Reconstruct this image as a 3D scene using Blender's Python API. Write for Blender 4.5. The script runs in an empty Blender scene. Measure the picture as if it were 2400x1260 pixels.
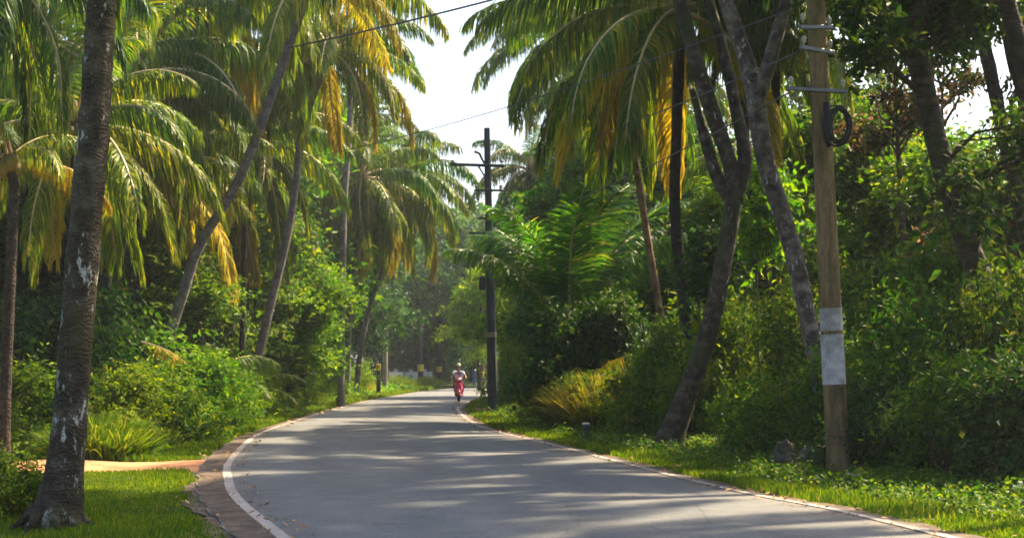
import bpy, math, random
import numpy as np
from mathutils import Vector, Matrix

# ------------------------------------------------------------------ camera, light, exposure
sc = bpy.context.scene
COL = sc.collection
F = 3333.0          # focal length in photo pixels (2400 wide)
CH = 1.6            # camera height
HY = 860.0          # horizon row
cam = bpy.data.cameras.new("camera"); camo = bpy.data.objects.new("camera", cam); COL.objects.link(camo)
cam.sensor_width = 36.0; cam.lens = 36.0 * F / 2400.0
cam.shift_y = (HY - 630.0) / 2400.0
cam.clip_start = 0.1; cam.clip_end = 3000.0
cam.dof.use_dof = True; cam.dof.focus_distance = 17.0; cam.dof.aperture_fstop = 3.6
camo.location = (0, 0, CH); camo.rotation_euler = (math.radians(90), 0, 0)
sc.camera = camo

SUN = Vector((0.56, 0.44, 0.82)).normalized()
w = bpy.data.worlds.new("World"); sc.world = w; w.use_nodes = True
nt = w.node_tree; nt.nodes.clear()
sky = nt.nodes.new("ShaderNodeTexSky"); sky.sky_type = 'NISHITA'; sky.sun_disc = False
sky.sun_elevation = math.asin(SUN.z); sky.sun_rotation = math.atan2(SUN.x, SUN.y)
sky.air_density = 1.0; sky.dust_density = 4.0; sky.ozone_density = 1.0
bg = nt.nodes.new("ShaderNodeBackground"); bg.inputs[1].default_value = 0.10
ow = nt.nodes.new("ShaderNodeOutputWorld")
nt.links.new(sky.outputs[0], bg.inputs[0]); nt.links.new(bg.outputs[0], ow.inputs[0])
sl = bpy.data.lights.new("sun", 'SUN'); sl.energy = 5.0; sl.angle = math.radians(1.3); sl.color = (1.0, 0.81, 0.53)
slo = bpy.data.objects.new("sun", sl); COL.objects.link(slo)
slo.rotation_euler = SUN.to_track_quat('Z', 'Y').to_euler(); slo.location = (30, 20, 40)
sc.view_settings.view_transform = 'Standard'; sc.view_settings.look = 'None'
sc.view_settings.exposure = 1.95; sc.view_settings.gamma = 1.0
sc.render.engine = 'CYCLES'
cy = sc.cycles
cy.use_denoising = True; cy.max_bounces = 7; cy.diffuse_bounces = 3; cy.glossy_bounces = 2
cy.transmission_bounces = 4; cy.transparent_max_bounces = 8; cy.volume_bounces = 0
cy.use_adaptive_sampling = True; cy.adaptive_threshold = 0.01
cy.filter_width = 1.6

rng = np.random.default_rng(7)
rnd = random.Random(11)

# ------------------------------------------------------------------ helpers
def P(px, py, Y):
    return Vector(((px - 1200) * Y / F, Y, CH + (HY - py) * Y / F))
def GX(px, Y): return (px - 1200) * Y / F
def G(px, py):
    Y = F * CH / (py - HY); return ((px - 1200) * Y / F, Y)

def link(o, parent=None):
    COL.objects.link(o)
    if parent is not None: o.parent = parent
    return o
def tag(o, label=None, cat=None, group=None, kind=None):
    if label: o['label'] = label
    if cat: o['category'] = cat
    if group: o['group'] = group
    if kind: o['kind'] = kind
    return o
def thing(name, loc, label, cat, group=None, rz=0):
    o = bpy.data.objects.new(name, None); o.empty_display_size = 0.3
    COL.objects.link(o); o.location = loc; o.rotation_euler = (0, 0, rz)
    return tag(o, label, cat, group)

def mesh_np(name, V, polys, mats=(), midx=None, smooth=False):
    """polys: list of int arrays (n,k)"""
    me = bpy.data.meshes.new(name)
    V = np.asarray(V, dtype=np.float32)
    polys = [np.asarray(p, dtype=np.int32) for p in polys if len(p)]
    loops = np.concatenate([p.ravel() for p in polys])
    sizes = np.concatenate([np.full(len(p), p.shape[1], dtype=np.int32) for p in polys])
    starts = np.concatenate([[0], np.cumsum(sizes)[:-1]]).astype(np.int32)
    me.vertices.add(len(V)); me.vertices.foreach_set("co", V.ravel())
    me.loops.add(len(loops)); me.loops.foreach_set("vertex_index", loops)
    me.polygons.add(len(sizes)); me.polygons.foreach_set("loop_start", starts)
    me.polygons.foreach_set("loop_total", sizes)
    for m in mats: me.materials.append(m)
    if midx is not None: me.polygons.foreach_set("material_index", np.asarray(midx, dtype=np.int32))
    me.polygons.foreach_set("use_smooth", np.full(len(sizes), smooth))
    me.update(calc_edges=True); me.validate()
    return me

class MB:
    """collects pieces into one mesh"""
    def __init__(s): s.v = []; s.q = []; s.t = []; s.qm = []; s.tm = []; s.n = 0
    def add(s, V, Q=None, T=None, m=0):
        V = np.asarray(V, dtype=float)
        if Q is not None and len(Q): s.q.append(np.asarray(Q) + s.n); s.qm.append(np.full(len(Q), m))
        if T is not None and len(T): s.t.append(np.asarray(T) + s.n); s.tm.append(np.full(len(T), m))
        s.v.append(V); s.n += len(V); return s
    def box(s, c, d, m=0, rot=None, bev=0.0):
        x, y, z = d[0]/2, d[1]/2, d[2]/2
        b = min(x, y, z) * 0.25 if bev == 0 else bev
        V = []
        for zz, k in ((-z, 1), (-z+b, 0), (z-b, 0), (z, 1)):
            e = b if k else 0
            for sx, sy, fx in ((-1,-1,0),(-1,-1,1),(1,-1,1),(1,-1,0),(1,1,0),(1,1,1),(-1,1,1),(-1,1,0)):
                X = sx*(x-e); Yy = sy*(y-e)
                if fx: X -= sx*b*0.7
                else: Yy -= sy*b*0.7
                V.append((X, Yy, zz))
        V = np.array(V)
        Q = []
        for r in range(3):
            for k in range(8):
                Q.append((r*8+k, r*8+(k+1) % 8, (r+1)*8+(k+1) % 8, (r+1)*8+k))
        Q += [(7,6,1,0),(6,5,2,1),(5,4,3,2),(24,25,30,31),(25,26,29,30),(26,27,28,29)]
        if rot is not None: V = V @ np.array(rot.to_3x3()).T
        return s.add(V + np.array(c), Q, None, m)
    def tube(s, pts, rad, n=10, m=0, cap=True, jit=0.0, seed=0, squash=None):
        V, Q, T = tube_np(pts, rad, n, cap, jit, seed)
        return s.add(V, Q, T, m)
    def ball(s, c, r, m=0, nu=12, nv=8):
        V = []; Q = []; T = []
        r = (r, r, r) if not hasattr(r, '__len__') else r
        for i in range(1, nv):
            a = math.pi*i/nv
            for j in range(nu):
                b = 2*math.pi*j/nu
                V.append((c[0]+r[0]*math.sin(a)*math.cos(b), c[1]+r[1]*math.sin(a)*math.sin(b), c[2]+r[2]*math.cos(a)))
        V.append((c[0], c[1], c[2]+r[2])); V.append((c[0], c[1], c[2]-r[2]))
        tp = len(V)-2; bt = len(V)-1
        for i in range(nv-2):
            for j in range(nu): Q.append((i*nu+j, (i+1)*nu+j, (i+1)*nu+(j+1) % nu, i*nu+(j+1) % nu))
        for j in range(nu):
            T.append((tp, j, (j+1) % nu)); T.append((bt, (nv-2)*nu+(j+1) % nu, (nv-2)*nu+j))
        return s.add(V, Q, T, m)
    def mesh(s, name, mats, smooth=False):
        V = np.concatenate(s.v); polys = []; mi = []
        if s.q: polys.append(np.concatenate(s.q)); mi.append(np.concatenate(s.qm))
        if s.t: polys.append(np.concatenate(s.t)); mi.append(np.concatenate(s.tm))
        return mesh_np(name, V, polys, mats, np.concatenate(mi), smooth)
    def build(s, name, mats, parent=None, smooth=False, loc=(0,0,0)):
        if not isinstance(mats, (list, tuple)): mats = [mats]
        o = bpy.data.objects.new(name, s.mesh(name, mats, smooth)); o.location = loc
        return link(o, parent)

def catmull(pts, n):
    p = np.asarray(pts, dtype=float)
    p = np.vstack([2*p[0]-p[1], p, 2*p[-1]-p[-2]])
    seg = len(p)-3; out = []
    for u in np.linspace(0, seg-1e-6, n):
        i = int(u); t = u-i
        a, b, c, d = p[i], p[i+1], p[i+2], p[i+3]
        out.append(0.5*((2*b)+(-a+c)*t+(2*a-5*b+4*c-d)*t*t+(-a+3*b-3*c+d)*t**3))
    return np.array(out)

def tube_np(pts, rad, n=10, cap=True, jit=0.0, seed=0):
    pts = np.asarray([tuple(p) for p in pts], dtype=float); k = len(pts)
    rad = np.broadcast_to(np.asarray(rad, dtype=float), (k,))
    r = np.random.default_rng(seed)
    T = np.gradient(pts, axis=0); T /= np.linalg.norm(T, axis=1, keepdims=True)+1e-9
    ref = np.array([0, 0, 1.0]) if abs(T[0][2]) < 0.8 else np.array([0, 1.0, 0])
    V = []; A = np.cross(T[0], ref); A /= np.linalg.norm(A)
    for i in range(k):
        A = A - T[i]*np.dot(A, T[i]); A /= np.linalg.norm(A)+1e-9
        B = np.cross(T[i], A)
        th = np.arange(n)*2*math.pi/n
        rr = rad[i]*(1+jit*r.standard_normal(n))
        V.append(pts[i]+np.outer(np.cos(th)*rr, A)+np.outer(np.sin(th)*rr, B))
    V = np.concatenate(V)
    i, j = np.meshgrid(np.arange(k-1), np.arange(n), indexing='ij'); i = i.ravel(); j = j.ravel(); j2 = (j+1) % n
    Q = np.stack([i*n+j, i*n+j2, (i+1)*n+j2, (i+1)*n+j], 1)
    Tt = None
    if cap:
        V = np.vstack([V, pts[0], pts[-1]]); a = len(V)-2; jj = np.arange(n); j2 = (jj+1) % n
        Tt = np.concatenate([np.stack([np.full(n, a), j2, jj], 1), np.stack([np.full(n, a+1), (k-1)*n+jj, (k-1)*n+j2], 1)])
    return V, Q, Tt

# ------------------------------------------------------------------ materials
def newmat(name):
    m = bpy.data.materials.new(name); m.use_nodes = True
    n = m.node_tree; n.nodes.clear()
    out = n.nodes.new("ShaderNodeOutputMaterial")
    return m, n, out
def N(n, t, **kw):
    nd = n.nodes.new(t)
    for k, v in kw.items():
        if k.startswith('i_'): nd.inputs[k[2:].replace('_', ' ')].default_value = v
        else: setattr(nd, k, v)
    return nd
def ramp(n, fac, stops, interp='LINEAR'):
    r = n.nodes.new("ShaderNodeValToRGB"); r.color_ramp.interpolation = interp
    e = r.color_ramp.elements
    while len(e) > 1: e.remove(e[-1])
    e[0].position = stops[0][0]; e[0].color = (*stops[0][1], 1)
    for p, c in stops[1:]:
        x = e.new(p); x.color = (*c, 1)
    n.links.new(fac, r.inputs[0]); return r
def coords(n, scale=(1, 1, 1), kind='Object'):
    tc = n.nodes.new("ShaderNodeTexCoord"); mp = n.nodes.new("ShaderNodeMapping")
    mp.inputs['Scale'].default_value = scale
    n.links.new(tc.outputs[kind], mp.inputs[0]); return mp.outputs[0]
def noise(n, vec, scale, detail=4, rough=0.55):
    x = n.nodes.new("ShaderNodeTexNoise"); x.inputs['Scale'].default_value = scale
    x.inputs['Detail'].default_value = detail; x.inputs['Roughness'].default_value = rough
    n.links.new(vec, x.inputs['Vector']); return x.outputs[0]
def mixc(n, fac, a, b, mode='MIX'):
    x = n.nodes.new("ShaderNodeMix"); x.data_type = 'RGBA'; x.blend_type = mode
    for s, v in ((0, fac), (6, a), (7, b)):
        if isinstance(v, (int, float)): x.inputs[s].default_value = v
        elif isinstance(v, tuple): x.inputs[s].default_value = (*v, 1)
        else: n.links.new(v, x.inputs[s])
    return x.outputs[2]
def bump(n, h, strength=0.5, dist=0.05):
    b = n.nodes.new("ShaderNodeBump"); b.inputs['Strength'].default_value = strength; b.inputs['Distance'].default_value = dist
    n.links.new(h, b.inputs['Height']); return b.outputs[0]
def princ(n, out, col, rough=0.7, spec=0.3, normal=None, metal=0.0, coat=0.0):
    p = n.nodes.new("ShaderNodeBsdfPrincipled")
    if isinstance(col, tuple): p.inputs['Base Color'].default_value = (*col, 1)
    else: n.links.new(col, p.inputs['Base Color'])
    p.inputs['Roughness'].default_value = rough; p.inputs['Specular IOR Level'].default_value = spec
    p.inputs['Metallic'].default_value = metal; p.inputs['Coat Weight'].default_value = coat
    if normal is not None: n.links.new(normal, p.inputs['Normal'])
    if out is not None: n.links.new(p.outputs[0], out.inputs[0])
    return p

def leafmat(name, stops, trans=0.4, tcol=(1.15, 1.0, 0.45), rough=0.55, hue=0.02, val=0.3, spec=0.12):
    m, n, out = newmat(name)
    geo = n.nodes.new("ShaderNodeNewGeometry"); oi = n.nodes.new("ShaderNodeObjectInfo")
    r = ramp(n, geo.outputs['Random Per Island'], stops)
    hs = n.nodes.new("ShaderNodeHueSaturation")
    mr = n.nodes.new("ShaderNodeMapRange"); mr.inputs[3].default_value = 0.5-hue; mr.inputs[4].default_value = 0.5+hue
    n.links.new(oi.outputs['Random'], mr.inputs[0]); n.links.new(mr.outputs[0], hs.inputs['Hue'])
    mu = n.nodes.new("ShaderNodeMath"); mu.operation = 'MULTIPLY'; mu.inputs[1].default_value = 7.13
    n.links.new(oi.outputs['Random'], mu.inputs[0])
    fr = n.nodes.new("ShaderNodeMath"); fr.operation = 'FRACT'; n.links.new(mu.outputs[0], fr.inputs[0])
    mv = n.nodes.new("ShaderNodeMapRange"); mv.inputs[3].default_value = 1-val; mv.inputs[4].default_value = 1+val
    n.links.new(fr.outputs[0], mv.inputs[0]); n.links.new(mv.outputs[0], hs.inputs['Value'])
    n.links.new(r.outputs[0], hs.inputs['Color'])
    # slow patches of paler and darker foliage over the plant
    nz = noise(n, coords(n), 0.9, 2)
    pr = ramp(n, nz, [(0.3, (0.72, 0.8, 0.75)), (0.7, (1.25, 1.15, 1.0))])
    base = mixc(n, 1.0, hs.outputs[0], pr.outputs[0], 'MULTIPLY')
    p = princ(n, None, base, rough, spec)
    t = n.nodes.new("ShaderNodeBsdfTranslucent")
    tc = mixc(n, 1.0, base, tcol, 'MULTIPLY'); n.links.new(tc, t.inputs[0])
    mx = n.nodes.new("ShaderNodeMixShader"); mx.inputs[0].default_value = trans
    n.links.new(p.outputs[0], mx.inputs[1]); n.links.new(t.outputs[0], mx.inputs[2])
    n.links.new(mx.outputs[0], out.inputs[0])
    return m

M = {}
M['frond'] = leafmat('palm_frond_green', [(0, (0.022, 0.075, 0.007)), (0.5, (0.05, 0.125, 0.008)), (0.85, (0.11, 0.18, 0.010)), (1, (0.25, 0.24, 0.02))], 0.48, (1.7, 1.55, 0.35), 0.45, 0.02, 0.3, 0.25)
M['frond_yellow'] = leafmat('palm_frond_yellowing', [(0, (0.04, 0.11, 0.007)), (0.5, (0.115, 0.18, 0.010)), (0.85, (0.24, 0.26, 0.014)), (1, (0.40, 0.31, 0.02))], 0.5, (1.5, 1.45, 0.3), 0.45, 0.015, 0.3, 0.25)
M['frond_dry'] = leafmat('palm_frond_dry', [(0, (0.24, 0.24, 0.014)), (0.6, (0.36, 0.31, 0.02)), (0.93, (0.46, 0.29, 0.025)), (1, (0.38, 0.29, 0.15))], 0.42, (1.3, 1.2, 0.5), 0.6, 0.01)
M['frond_deep'] = leafmat('palm_frond_deep_green', [(0, (0.010, 0.045, 0.008)), (0.6, (0.022, 0.08, 0.010)), (1, (0.06, 0.13, 0.014))], 0.40, (1.7, 1.6, 0.4), 0.45, 0.02, 0.3, 0.2)
M['frond_young'] = leafmat('young_palm_frond', [(0, (0.02, 0.085, 0.008)), (0.6, (0.045, 0.135, 0.010)), (0.95, (0.10, 0.18, 0.016)), (1, (0.4, 0.32, 0.12))], 0.5, (1.6, 1.6, 0.35), 0.4, 0.015, 0.2, 0.3)
M['leaf_bright'] = leafmat('sunny_leaf', [(0, (0.035, 0.11, 0.005)), (0.5, (0.095, 0.20, 0.007)), (1, (0.22, 0.28, 0.012))], 0.46, (1.6, 1.55, 0.3))  # yellow-green leaf, its colour lightened in place of sunlight
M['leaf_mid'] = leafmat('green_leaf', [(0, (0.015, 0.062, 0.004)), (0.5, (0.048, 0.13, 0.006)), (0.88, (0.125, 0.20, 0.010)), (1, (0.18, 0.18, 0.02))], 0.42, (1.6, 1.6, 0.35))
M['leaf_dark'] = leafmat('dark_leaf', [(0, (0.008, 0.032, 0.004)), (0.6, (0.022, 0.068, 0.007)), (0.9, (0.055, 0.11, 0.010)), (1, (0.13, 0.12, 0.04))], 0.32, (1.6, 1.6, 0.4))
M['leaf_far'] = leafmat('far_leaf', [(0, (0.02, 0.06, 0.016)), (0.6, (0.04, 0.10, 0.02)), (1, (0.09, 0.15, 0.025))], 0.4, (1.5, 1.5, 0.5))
M['leaf_russet'] = leafmat('pink_glow_leaf', [(0, (0.015, 0.04, 0.010)), (0.55, (0.045, 0.07, 0.012)), (0.85, (0.18, 0.12, 0.06)), (1, (0.34, 0.17, 0.13))], 0.4, (1.5, 1.2, 0.9))  # pinkish glow and fringing among the leaves, put into their colour
M['grass'] = leafmat('grass_blade', [(0, (0.035, 0.09, 0.004)), (0.5, (0.08, 0.165, 0.007)), (0.85, (0.16, 0.22, 0.011)), (1, (0.28, 0.25, 0.05))], 0.42, (1.6, 1.5, 0.25), 0.5, 0.0, 0.0)
M['grass_gold'] = leafmat('golden_grass_blade', [(0, (0.06, 0.12, 0.008)), (0.6, (0.18, 0.19, 0.015)), (1, (0.34, 0.27, 0.03))], 0.45, (1.5, 1.3, 0.35))

def mat_rachis():
    m, n, out = newmat('frond_midrib'); princ(n, out, mixc(n, noise(n, coords(n), 3), (0.34, 0.27, 0.09), (0.58, 0.42, 0.24)), 0.45, 0.4); return m
M['rachis'] = mat_rachis()

def mat_trunk(name, dark, mid, light, spot=(0.55, 0.55, 0.50), spots=0.62, ring=6.0, moss=None, rmix=1.0):
    m, n, out = newmat(name)
    v = coords(n); vz = coords(n, (1, 1, 0.35))
    a = noise(n, v, 5.0, 6, 0.65)
    base = ramp(n, a, [(0.28, dark), (0.5, mid), (0.74, light)]).outputs[0]
    wv = n.nodes.new("ShaderNodeTexWave"); wv.wave_type = 'BANDS'; wv.bands_direction = 'Z'
    wv.inputs['Scale'].default_value = ring; wv.inputs['Distortion'].default_value = 3.5 if rmix == 1 else 14; wv.inputs['Detail'].default_value = 3
    wv.inputs['Detail Scale'].default_value = 2.0
    n.links.new(v, wv.inputs[0])
    base = mixc(n, ramp(n, wv.outputs[1], [(0.0, (0.5*rmix,)*3), (0.25, (0,)*3)]).outputs[0], base, dark)
    if spots < 1:
        s1 = noise(n, vz, 13.0, 3, 0.7)
        s2 = noise(n, v, 2.2, 2)
        s = mixc(n, 0.4, s1, s2)
        base = mixc(n, ramp(n, s, [(spots, (0,)*3), (spots+0.05, (1,)*3)]).outputs[0], base, spot)
    if moss:
        g = noise(n, v, 1.3, 4)
        base = mixc(n, ramp(n, g, [(0.5, (0,)*3), (0.62, (0.8,)*3)]).outputs[0], base, moss)
    h = mixc(n, 0.5, a, wv.outputs[1])
    princ(n, out, base, 0.85, 0.2, bump(n, h, 0.7, 0.04)); return m
M['bark_brown'] = mat_trunk('brown_grey_bark', (0.012, 0.009, 0.006), (0.048, 0.035, 0.024), (0.15, 0.12, 0.095), (0.34, 0.32, 0.30), 0.60, 0.8, (0.04, 0.05, 0.015), 0.5)
M['palm_bark'] = mat_trunk('palm_bark', (0.06, 0.048, 0.042), (0.16, 0.135, 0.125), (0.29, 0.26, 0.245), spots=0.64)
M['palm_bark_near'] = mat_trunk('lichened_palm_bark', (0.014, 0.010, 0.007), (0.052, 0.040, 0.026), (0.15, 0.122, 0.09), (0.42, 0.42, 0.38), 0.562, 5, (0.05, 0.045, 0.015), 0.6)
M['palm_bark_dark'] = mat_trunk('dark_palm_bark', (0.015, 0.012, 0.009), (0.035, 0.027, 0.02), (0.075, 0.058, 0.042), spots=2, ring=4.0, rmix=0.6)
M['palm_bark_tan'] = mat_trunk('tan_palm_bark', (0.08, 0.05, 0.025), (0.22, 0.14, 0.07), (0.34, 0.24, 0.14), spots=2)
M['bark_grey'] = mat_trunk('grey_bark', (0.018, 0.014, 0.011), (0.10, 0.08, 0.067), (0.28, 0.245, 0.215), (0.45, 0.44, 0.42), 0.60, 0.7, None, 0.5)
M['bark_dark'] = mat_trunk('dark_bark', (0.012, 0.009, 0.007), (0.045, 0.032, 0.02), (0.12, 0.085, 0.055), (0.22, 0.2, 0.16), 0.64, 2.0, (0.03, 0.045, 0.012))
M['twig'] = mat_trunk('twig_bark', (0.03, 0.02, 0.012), (0.08, 0.055, 0.035), (0.14, 0.10, 0.06), spots=2, ring=3)

def simple(name, col, rough=0.6, spec=0.4, metal=0.0, var=0.25, scale=6.0, coat=0.0, bmp=0.0):
    m, n, out = newmat(name); z = noise(n, coords(n), scale, 5, 0.6)
    lo = tuple(c*(1-var) for c in col); hi = tuple(min(1, c*(1+var)) for c in col)
    c = ramp(n, z, [(0.3, lo), (0.7, hi)]).outputs[0]
    princ(n, out, c, rough, spec, bump(n, z, bmp, 0.02) if bmp else None, metal, coat); return m

def mat_road():
    m, n, out = newmat('worn_asphalt'); v = coords(n)
    fine = noise(n, v, 55, 2, 0.8); med = noise(n, v, 2.0, 6, 0.6); big = noise(n, coords(n, (0.6, 0.12, 1)), 1.0, 4, 0.6)
    c = ramp(n, fine, [(0.3, (0.062, 0.067, 0.071)), (0.7, (0.172, 0.179, 0.184))]).outputs[0]
    c = mixc(n, 1.0, c, ramp(n, med, [(0.3, (0.8,)*3), (0.7, (1.12,)*3)]).outputs[0], 'MULTIPLY')
    c = mixc(n, 1.0, c, ramp(n, big, [(0.3, (0.82, 0.84, 0.9)), (0.7, (1.18, 1.12, 1.04))]).outputs[0], 'MULTIPLY')
    # dust carried in from the verges
    d = noise(n, v, 0.8, 5, 0.7)
    c = mixc(n, ramp(n, d, [(0.58, (0,)*3), (0.8, (0.35,)*3)]).outputs[0], c, (0.30, 0.22, 0.16))
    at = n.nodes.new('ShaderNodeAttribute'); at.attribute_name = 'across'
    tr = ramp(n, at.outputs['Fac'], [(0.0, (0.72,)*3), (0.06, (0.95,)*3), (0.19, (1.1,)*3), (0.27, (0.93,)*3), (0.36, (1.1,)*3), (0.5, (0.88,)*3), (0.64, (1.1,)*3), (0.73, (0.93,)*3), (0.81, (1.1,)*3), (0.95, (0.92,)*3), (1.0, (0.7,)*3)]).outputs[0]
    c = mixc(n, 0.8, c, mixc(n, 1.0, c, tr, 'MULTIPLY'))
    ed = ramp(n, at.outputs['Fac'], [(0.0, (1,)*3), (0.10, (0,)*3), (0.90, (0,)*3), (1.0, (1,)*3)]).outputs[0]
    en = ramp(n, noise(n, v, 2.6, 7, 0.75), [(0.42, (0,)*3), (0.62, (0.8,)*3)]).outputs[0]
    c = mixc(n, mixc(n, 1.0, ed, en, 'MULTIPLY'), c, (0.26, 0.19, 0.14))
    # repaired patches and old oil drips
    pv = n.nodes.new('ShaderNodeTexVoronoi'); pv.inputs['Scale'].default_value = 0.33; n.links.new(coords(n, (1, 0.45, 1)), pv.inputs['Vector'])
    c = mixc(n, 1.0, c, ramp(n, pv.outputs['Color'], [(0.0, (0.86,)*3), (0.5, (1.0,)*3), (1.0, (1.1,)*3)]).outputs[0], 'MULTIPLY')
    spt = ramp(n, noise(n, v, 7.0, 3, 0.6), [(0.66, (0,)*3), (0.74, (0.5,)*3)]).outputs[0]
    c = mixc(n, spt, c, (0.05, 0.05, 0.052))
    # hairline cracks
    vo = n.nodes.new("ShaderNodeTexVoronoi"); vo.feature = 'DISTANCE_TO_EDGE'; vo.inputs['Scale'].default_value = 0.55
    wob = mixc(n, 0.12, v, noise(n, v, 3.0, 4)); n.links.new(wob, vo.inputs['Vector'])
    ck = ramp(n, vo.outputs['Distance'], [(0.0, (0.55,)*3), (0.006, (0,)*3)]).outputs[0]
    c = mixc(n, ck, c, (0.035, 0.033, 0.03))
    p = princ(n, out, c, 0.78, 0.3, bump(n, fine, 0.35, 0.01)); return m
M['road'] = mat_road()
def mat_shoulder():
    m, n, out = newmat('dusty_shoulder'); v = coords(n)
    z = noise(n, v, 3.0, 8, 0.7); f = noise(n, v, 40, 3, 0.8)
    c = ramp(n, z, [(0.32, (0.055, 0.045, 0.036)), (0.5, (0.115, 0.085, 0.064)), (0.7, (0.19, 0.14, 0.105))]).outputs[0]
    c = mixc(n, 1.0, c, ramp(n, f, [(0.25, (0.6,)*3), (0.7, (1.2,)*3)]).outputs[0], 'MULTIPLY')
    princ(n, out, c, 0.9, 0.15, bump(n, f, 0.5, 0.02)); return m
M['shoulder'] = mat_shoulder()
def mat_dirt():
    m, n, out = newmat('laterite_dirt'); v = coords(n)
    z = noise(n, v, 1.6, 8, 0.7); f = noise(n, v, 30, 3, 0.8)
    c = ramp(n, z, [(0.3, (0.30, 0.13, 0.06)), (0.5, (0.50, 0.24, 0.12)), (0.75, (0.58, 0.33, 0.19))]).outputs[0]
    c = mixc(n, 1.0, c, ramp(n, f, [(0.25, (0.7,)*3), (0.7, (1.15,)*3)]).outputs[0], 'MULTIPLY')
    princ(n, out, c, 0.95, 0.1, bump(n, f, 0.6, 0.03)); return m
M['dirt'] = mat_dirt()
def mat_paint(name, col, wear=0.55):
    m, n, out = newmat(name); v = coords(n)
    z = noise(n, v, 9, 7, 0.75); b = noise(n, v, 0.9, 3)
    s = mixc(n, 0.5, z, b)
    c = mixc(n, ramp(n, s, [(wear-0.09, (0.0,)*3), (wear+0.09, (0.85,)*3)]).outputs[0], col, (0.17, 0.16, 0.15))
    princ(n, out, c, 0.7, 0.3); return m
M['line'] = mat_paint('worn_white_line', (0.38, 0.33, 0.30), 0.52)
def mat_ground():
    m, n, out = newmat('mossy_soil'); v = coords(n)
    z = noise(n, v, 0.7, 8, 0.7); f = noise(n, v, 22, 4, 0.8)
    c = ramp(n, z, [(0.32, (0.035, 0.04, 0.012)), (0.5, (0.05, 0.085, 0.014)), (0.68, (0.075, 0.075, 0.025)), (0.8, (0.15, 0.09, 0.045))]).outputs[0]
    c = mixc(n, 1.0, c, ramp(n, f, [(0.25, (0.45,)*3), (0.7, (1.3,)*3)]).outputs[0], 'MULTIPLY')
    princ(n, out, c, 0.95, 0.1, bump(n, f, 0.8, 0.05)); return m
M['ground'] = mat_ground()
def mat_pole(name, base, stain, warm):
    m, n, out = newmat(name)
    a = noise(n, coords(n, (1, 1, 0.25)), 4.0, 8, 0.7); b = noise(n, coords(n), 30, 3, 0.7); s = noise(n, coords(n, (6, 6, 0.3)), 1.5, 4, 0.6)
    c = ramp(n, a, [(0.3, stain), (0.5, base), (0.72, warm)]).outputs[0]
    c = mixc(n, ramp(n, s, [(0.5, (0,)*3), (0.7, (0.7,)*3)]).outputs[0], c, stain)
    c = mixc(n, 1.0, c, ramp(n, b, [(0.3, (0.75,)*3), (0.7, (1.15,)*3)]).outputs[0], 'MULTIPLY')
    princ(n, out, c, 0.9, 0.2, bump(n, b, 0.4, 0.01)); return m
M['pole_brown'] = mat_pole('weathered_brown_concrete', (0.165, 0.112, 0.052), (0.04, 0.03, 0.015), (0.27, 0.195, 0.105))
M['pole_dark'] = mat_pole('dark_weathered_steel', (0.05, 0.055, 0.058), (0.022, 0.024, 0.028), (0.10, 0.10, 0.10))
M['pole_tan'] = mat_pole('tan_concrete', (0.24, 0.2, 0.14), (0.1, 0.08, 0.05), (0.34, 0.28, 0.2))
M['band'] = mat_paint('whitewash_band', (0.46, 0.44, 0.455), 0.47)
M['band_yellow'] = mat_paint('yellow_band', (0.45, 0.30, 0.03), 0.56)
M['steel'] = simple('galvanised_steel', (0.12, 0.125, 0.13), 0.45, 0.5, 0.6)
M['steel_dark'] = simple('dark_steel', (0.04, 0.04, 0.042), 0.55, 0.4, 0.4)
M['porcelain'] = simple('porcelain', (0.45, 0.42, 0.38), 0.25, 0.6)
M['rubber'] = simple('black_rubber', (0.012, 0.012, 0.013), 0.6, 0.3)
M['wire'] = simple('aluminium_wire', (0.06, 0.06, 0.065), 0.6, 0.3)
M['coconut'] = simple('coconut_husk', (0.16, 0.13, 0.03), 0.5, 0.4, 0, 0.5, 3)
M['husk'] = simple('palm_fibre', (0.10, 0.06, 0.03), 0.9, 0.1, 0, 0.5, 12, 0, 0.6)
M['stone'] = simple('mossy_stone', (0.075, 0.07, 0.05), 0.9, 0.2, 0, 0.6, 5, 0, 0.8)
M['log'] = simple('rotten_wood', (0.06, 0.035, 0.022), 0.95, 0.1, 0, 0.6, 8, 0, 0.8)
M['white_litter'] = simple('pale_sheet', (0.55, 0.55, 0.56), 0.6, 0.3, 0, 0.2, 4)
M['white_wall'] = simple('white_limewash', (0.26, 0.28, 0.26), 0.85, 0.2, 0, 0.2, 2)
M['green_paint'] = simple('green_paint', (0.03, 0.20, 0.13), 0.5, 0.4)
M['blue_paint'] = simple('blue_paint', (0.03, 0.09, 0.20), 0.5, 0.4)
M['red_paint'] = simple('scooter_red', (0.62, 0.015, 0.055), 0.22, 0.6, 0, 0.08, 4, 0.8)
M['black_plastic'] = simple('black_plastic', (0.02, 0.02, 0.022), 0.4, 0.4)
M['chrome'] = simple('chrome', (0.6, 0.6, 0.6), 0.2, 0.6, 0.9, 0.1)
M['lamp_glass'] = simple('headlamp_lens', (0.75, 0.72, 0.72), 0.12, 0.7)
M['skin'] = simple('brown_skin', (0.30, 0.16, 0.09), 0.5, 0.4, 0, 0.08)
M['shirt'] = simple('pale_blue_shirt', (0.60, 0.66, 0.80), 0.8, 0.2, 0, 0.12, 5)
M['trousers'] = simple('dark_trousers', (0.035, 0.035, 0.045), 0.85, 0.2)
M['hair'] = simple('black_hair', (0.015, 0.012, 0.01), 0.5, 0.4)
M['cap'] = simple('pale_cap', (0.50, 0.49, 0.40), 0.6, 0.3)
M['eye'] = simple('eye_dark', (0.02, 0.015, 0.012), 0.3, 0.5)
M['lip'] = simple('lip', (0.22, 0.09, 0.07), 0.5, 0.4)

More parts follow.
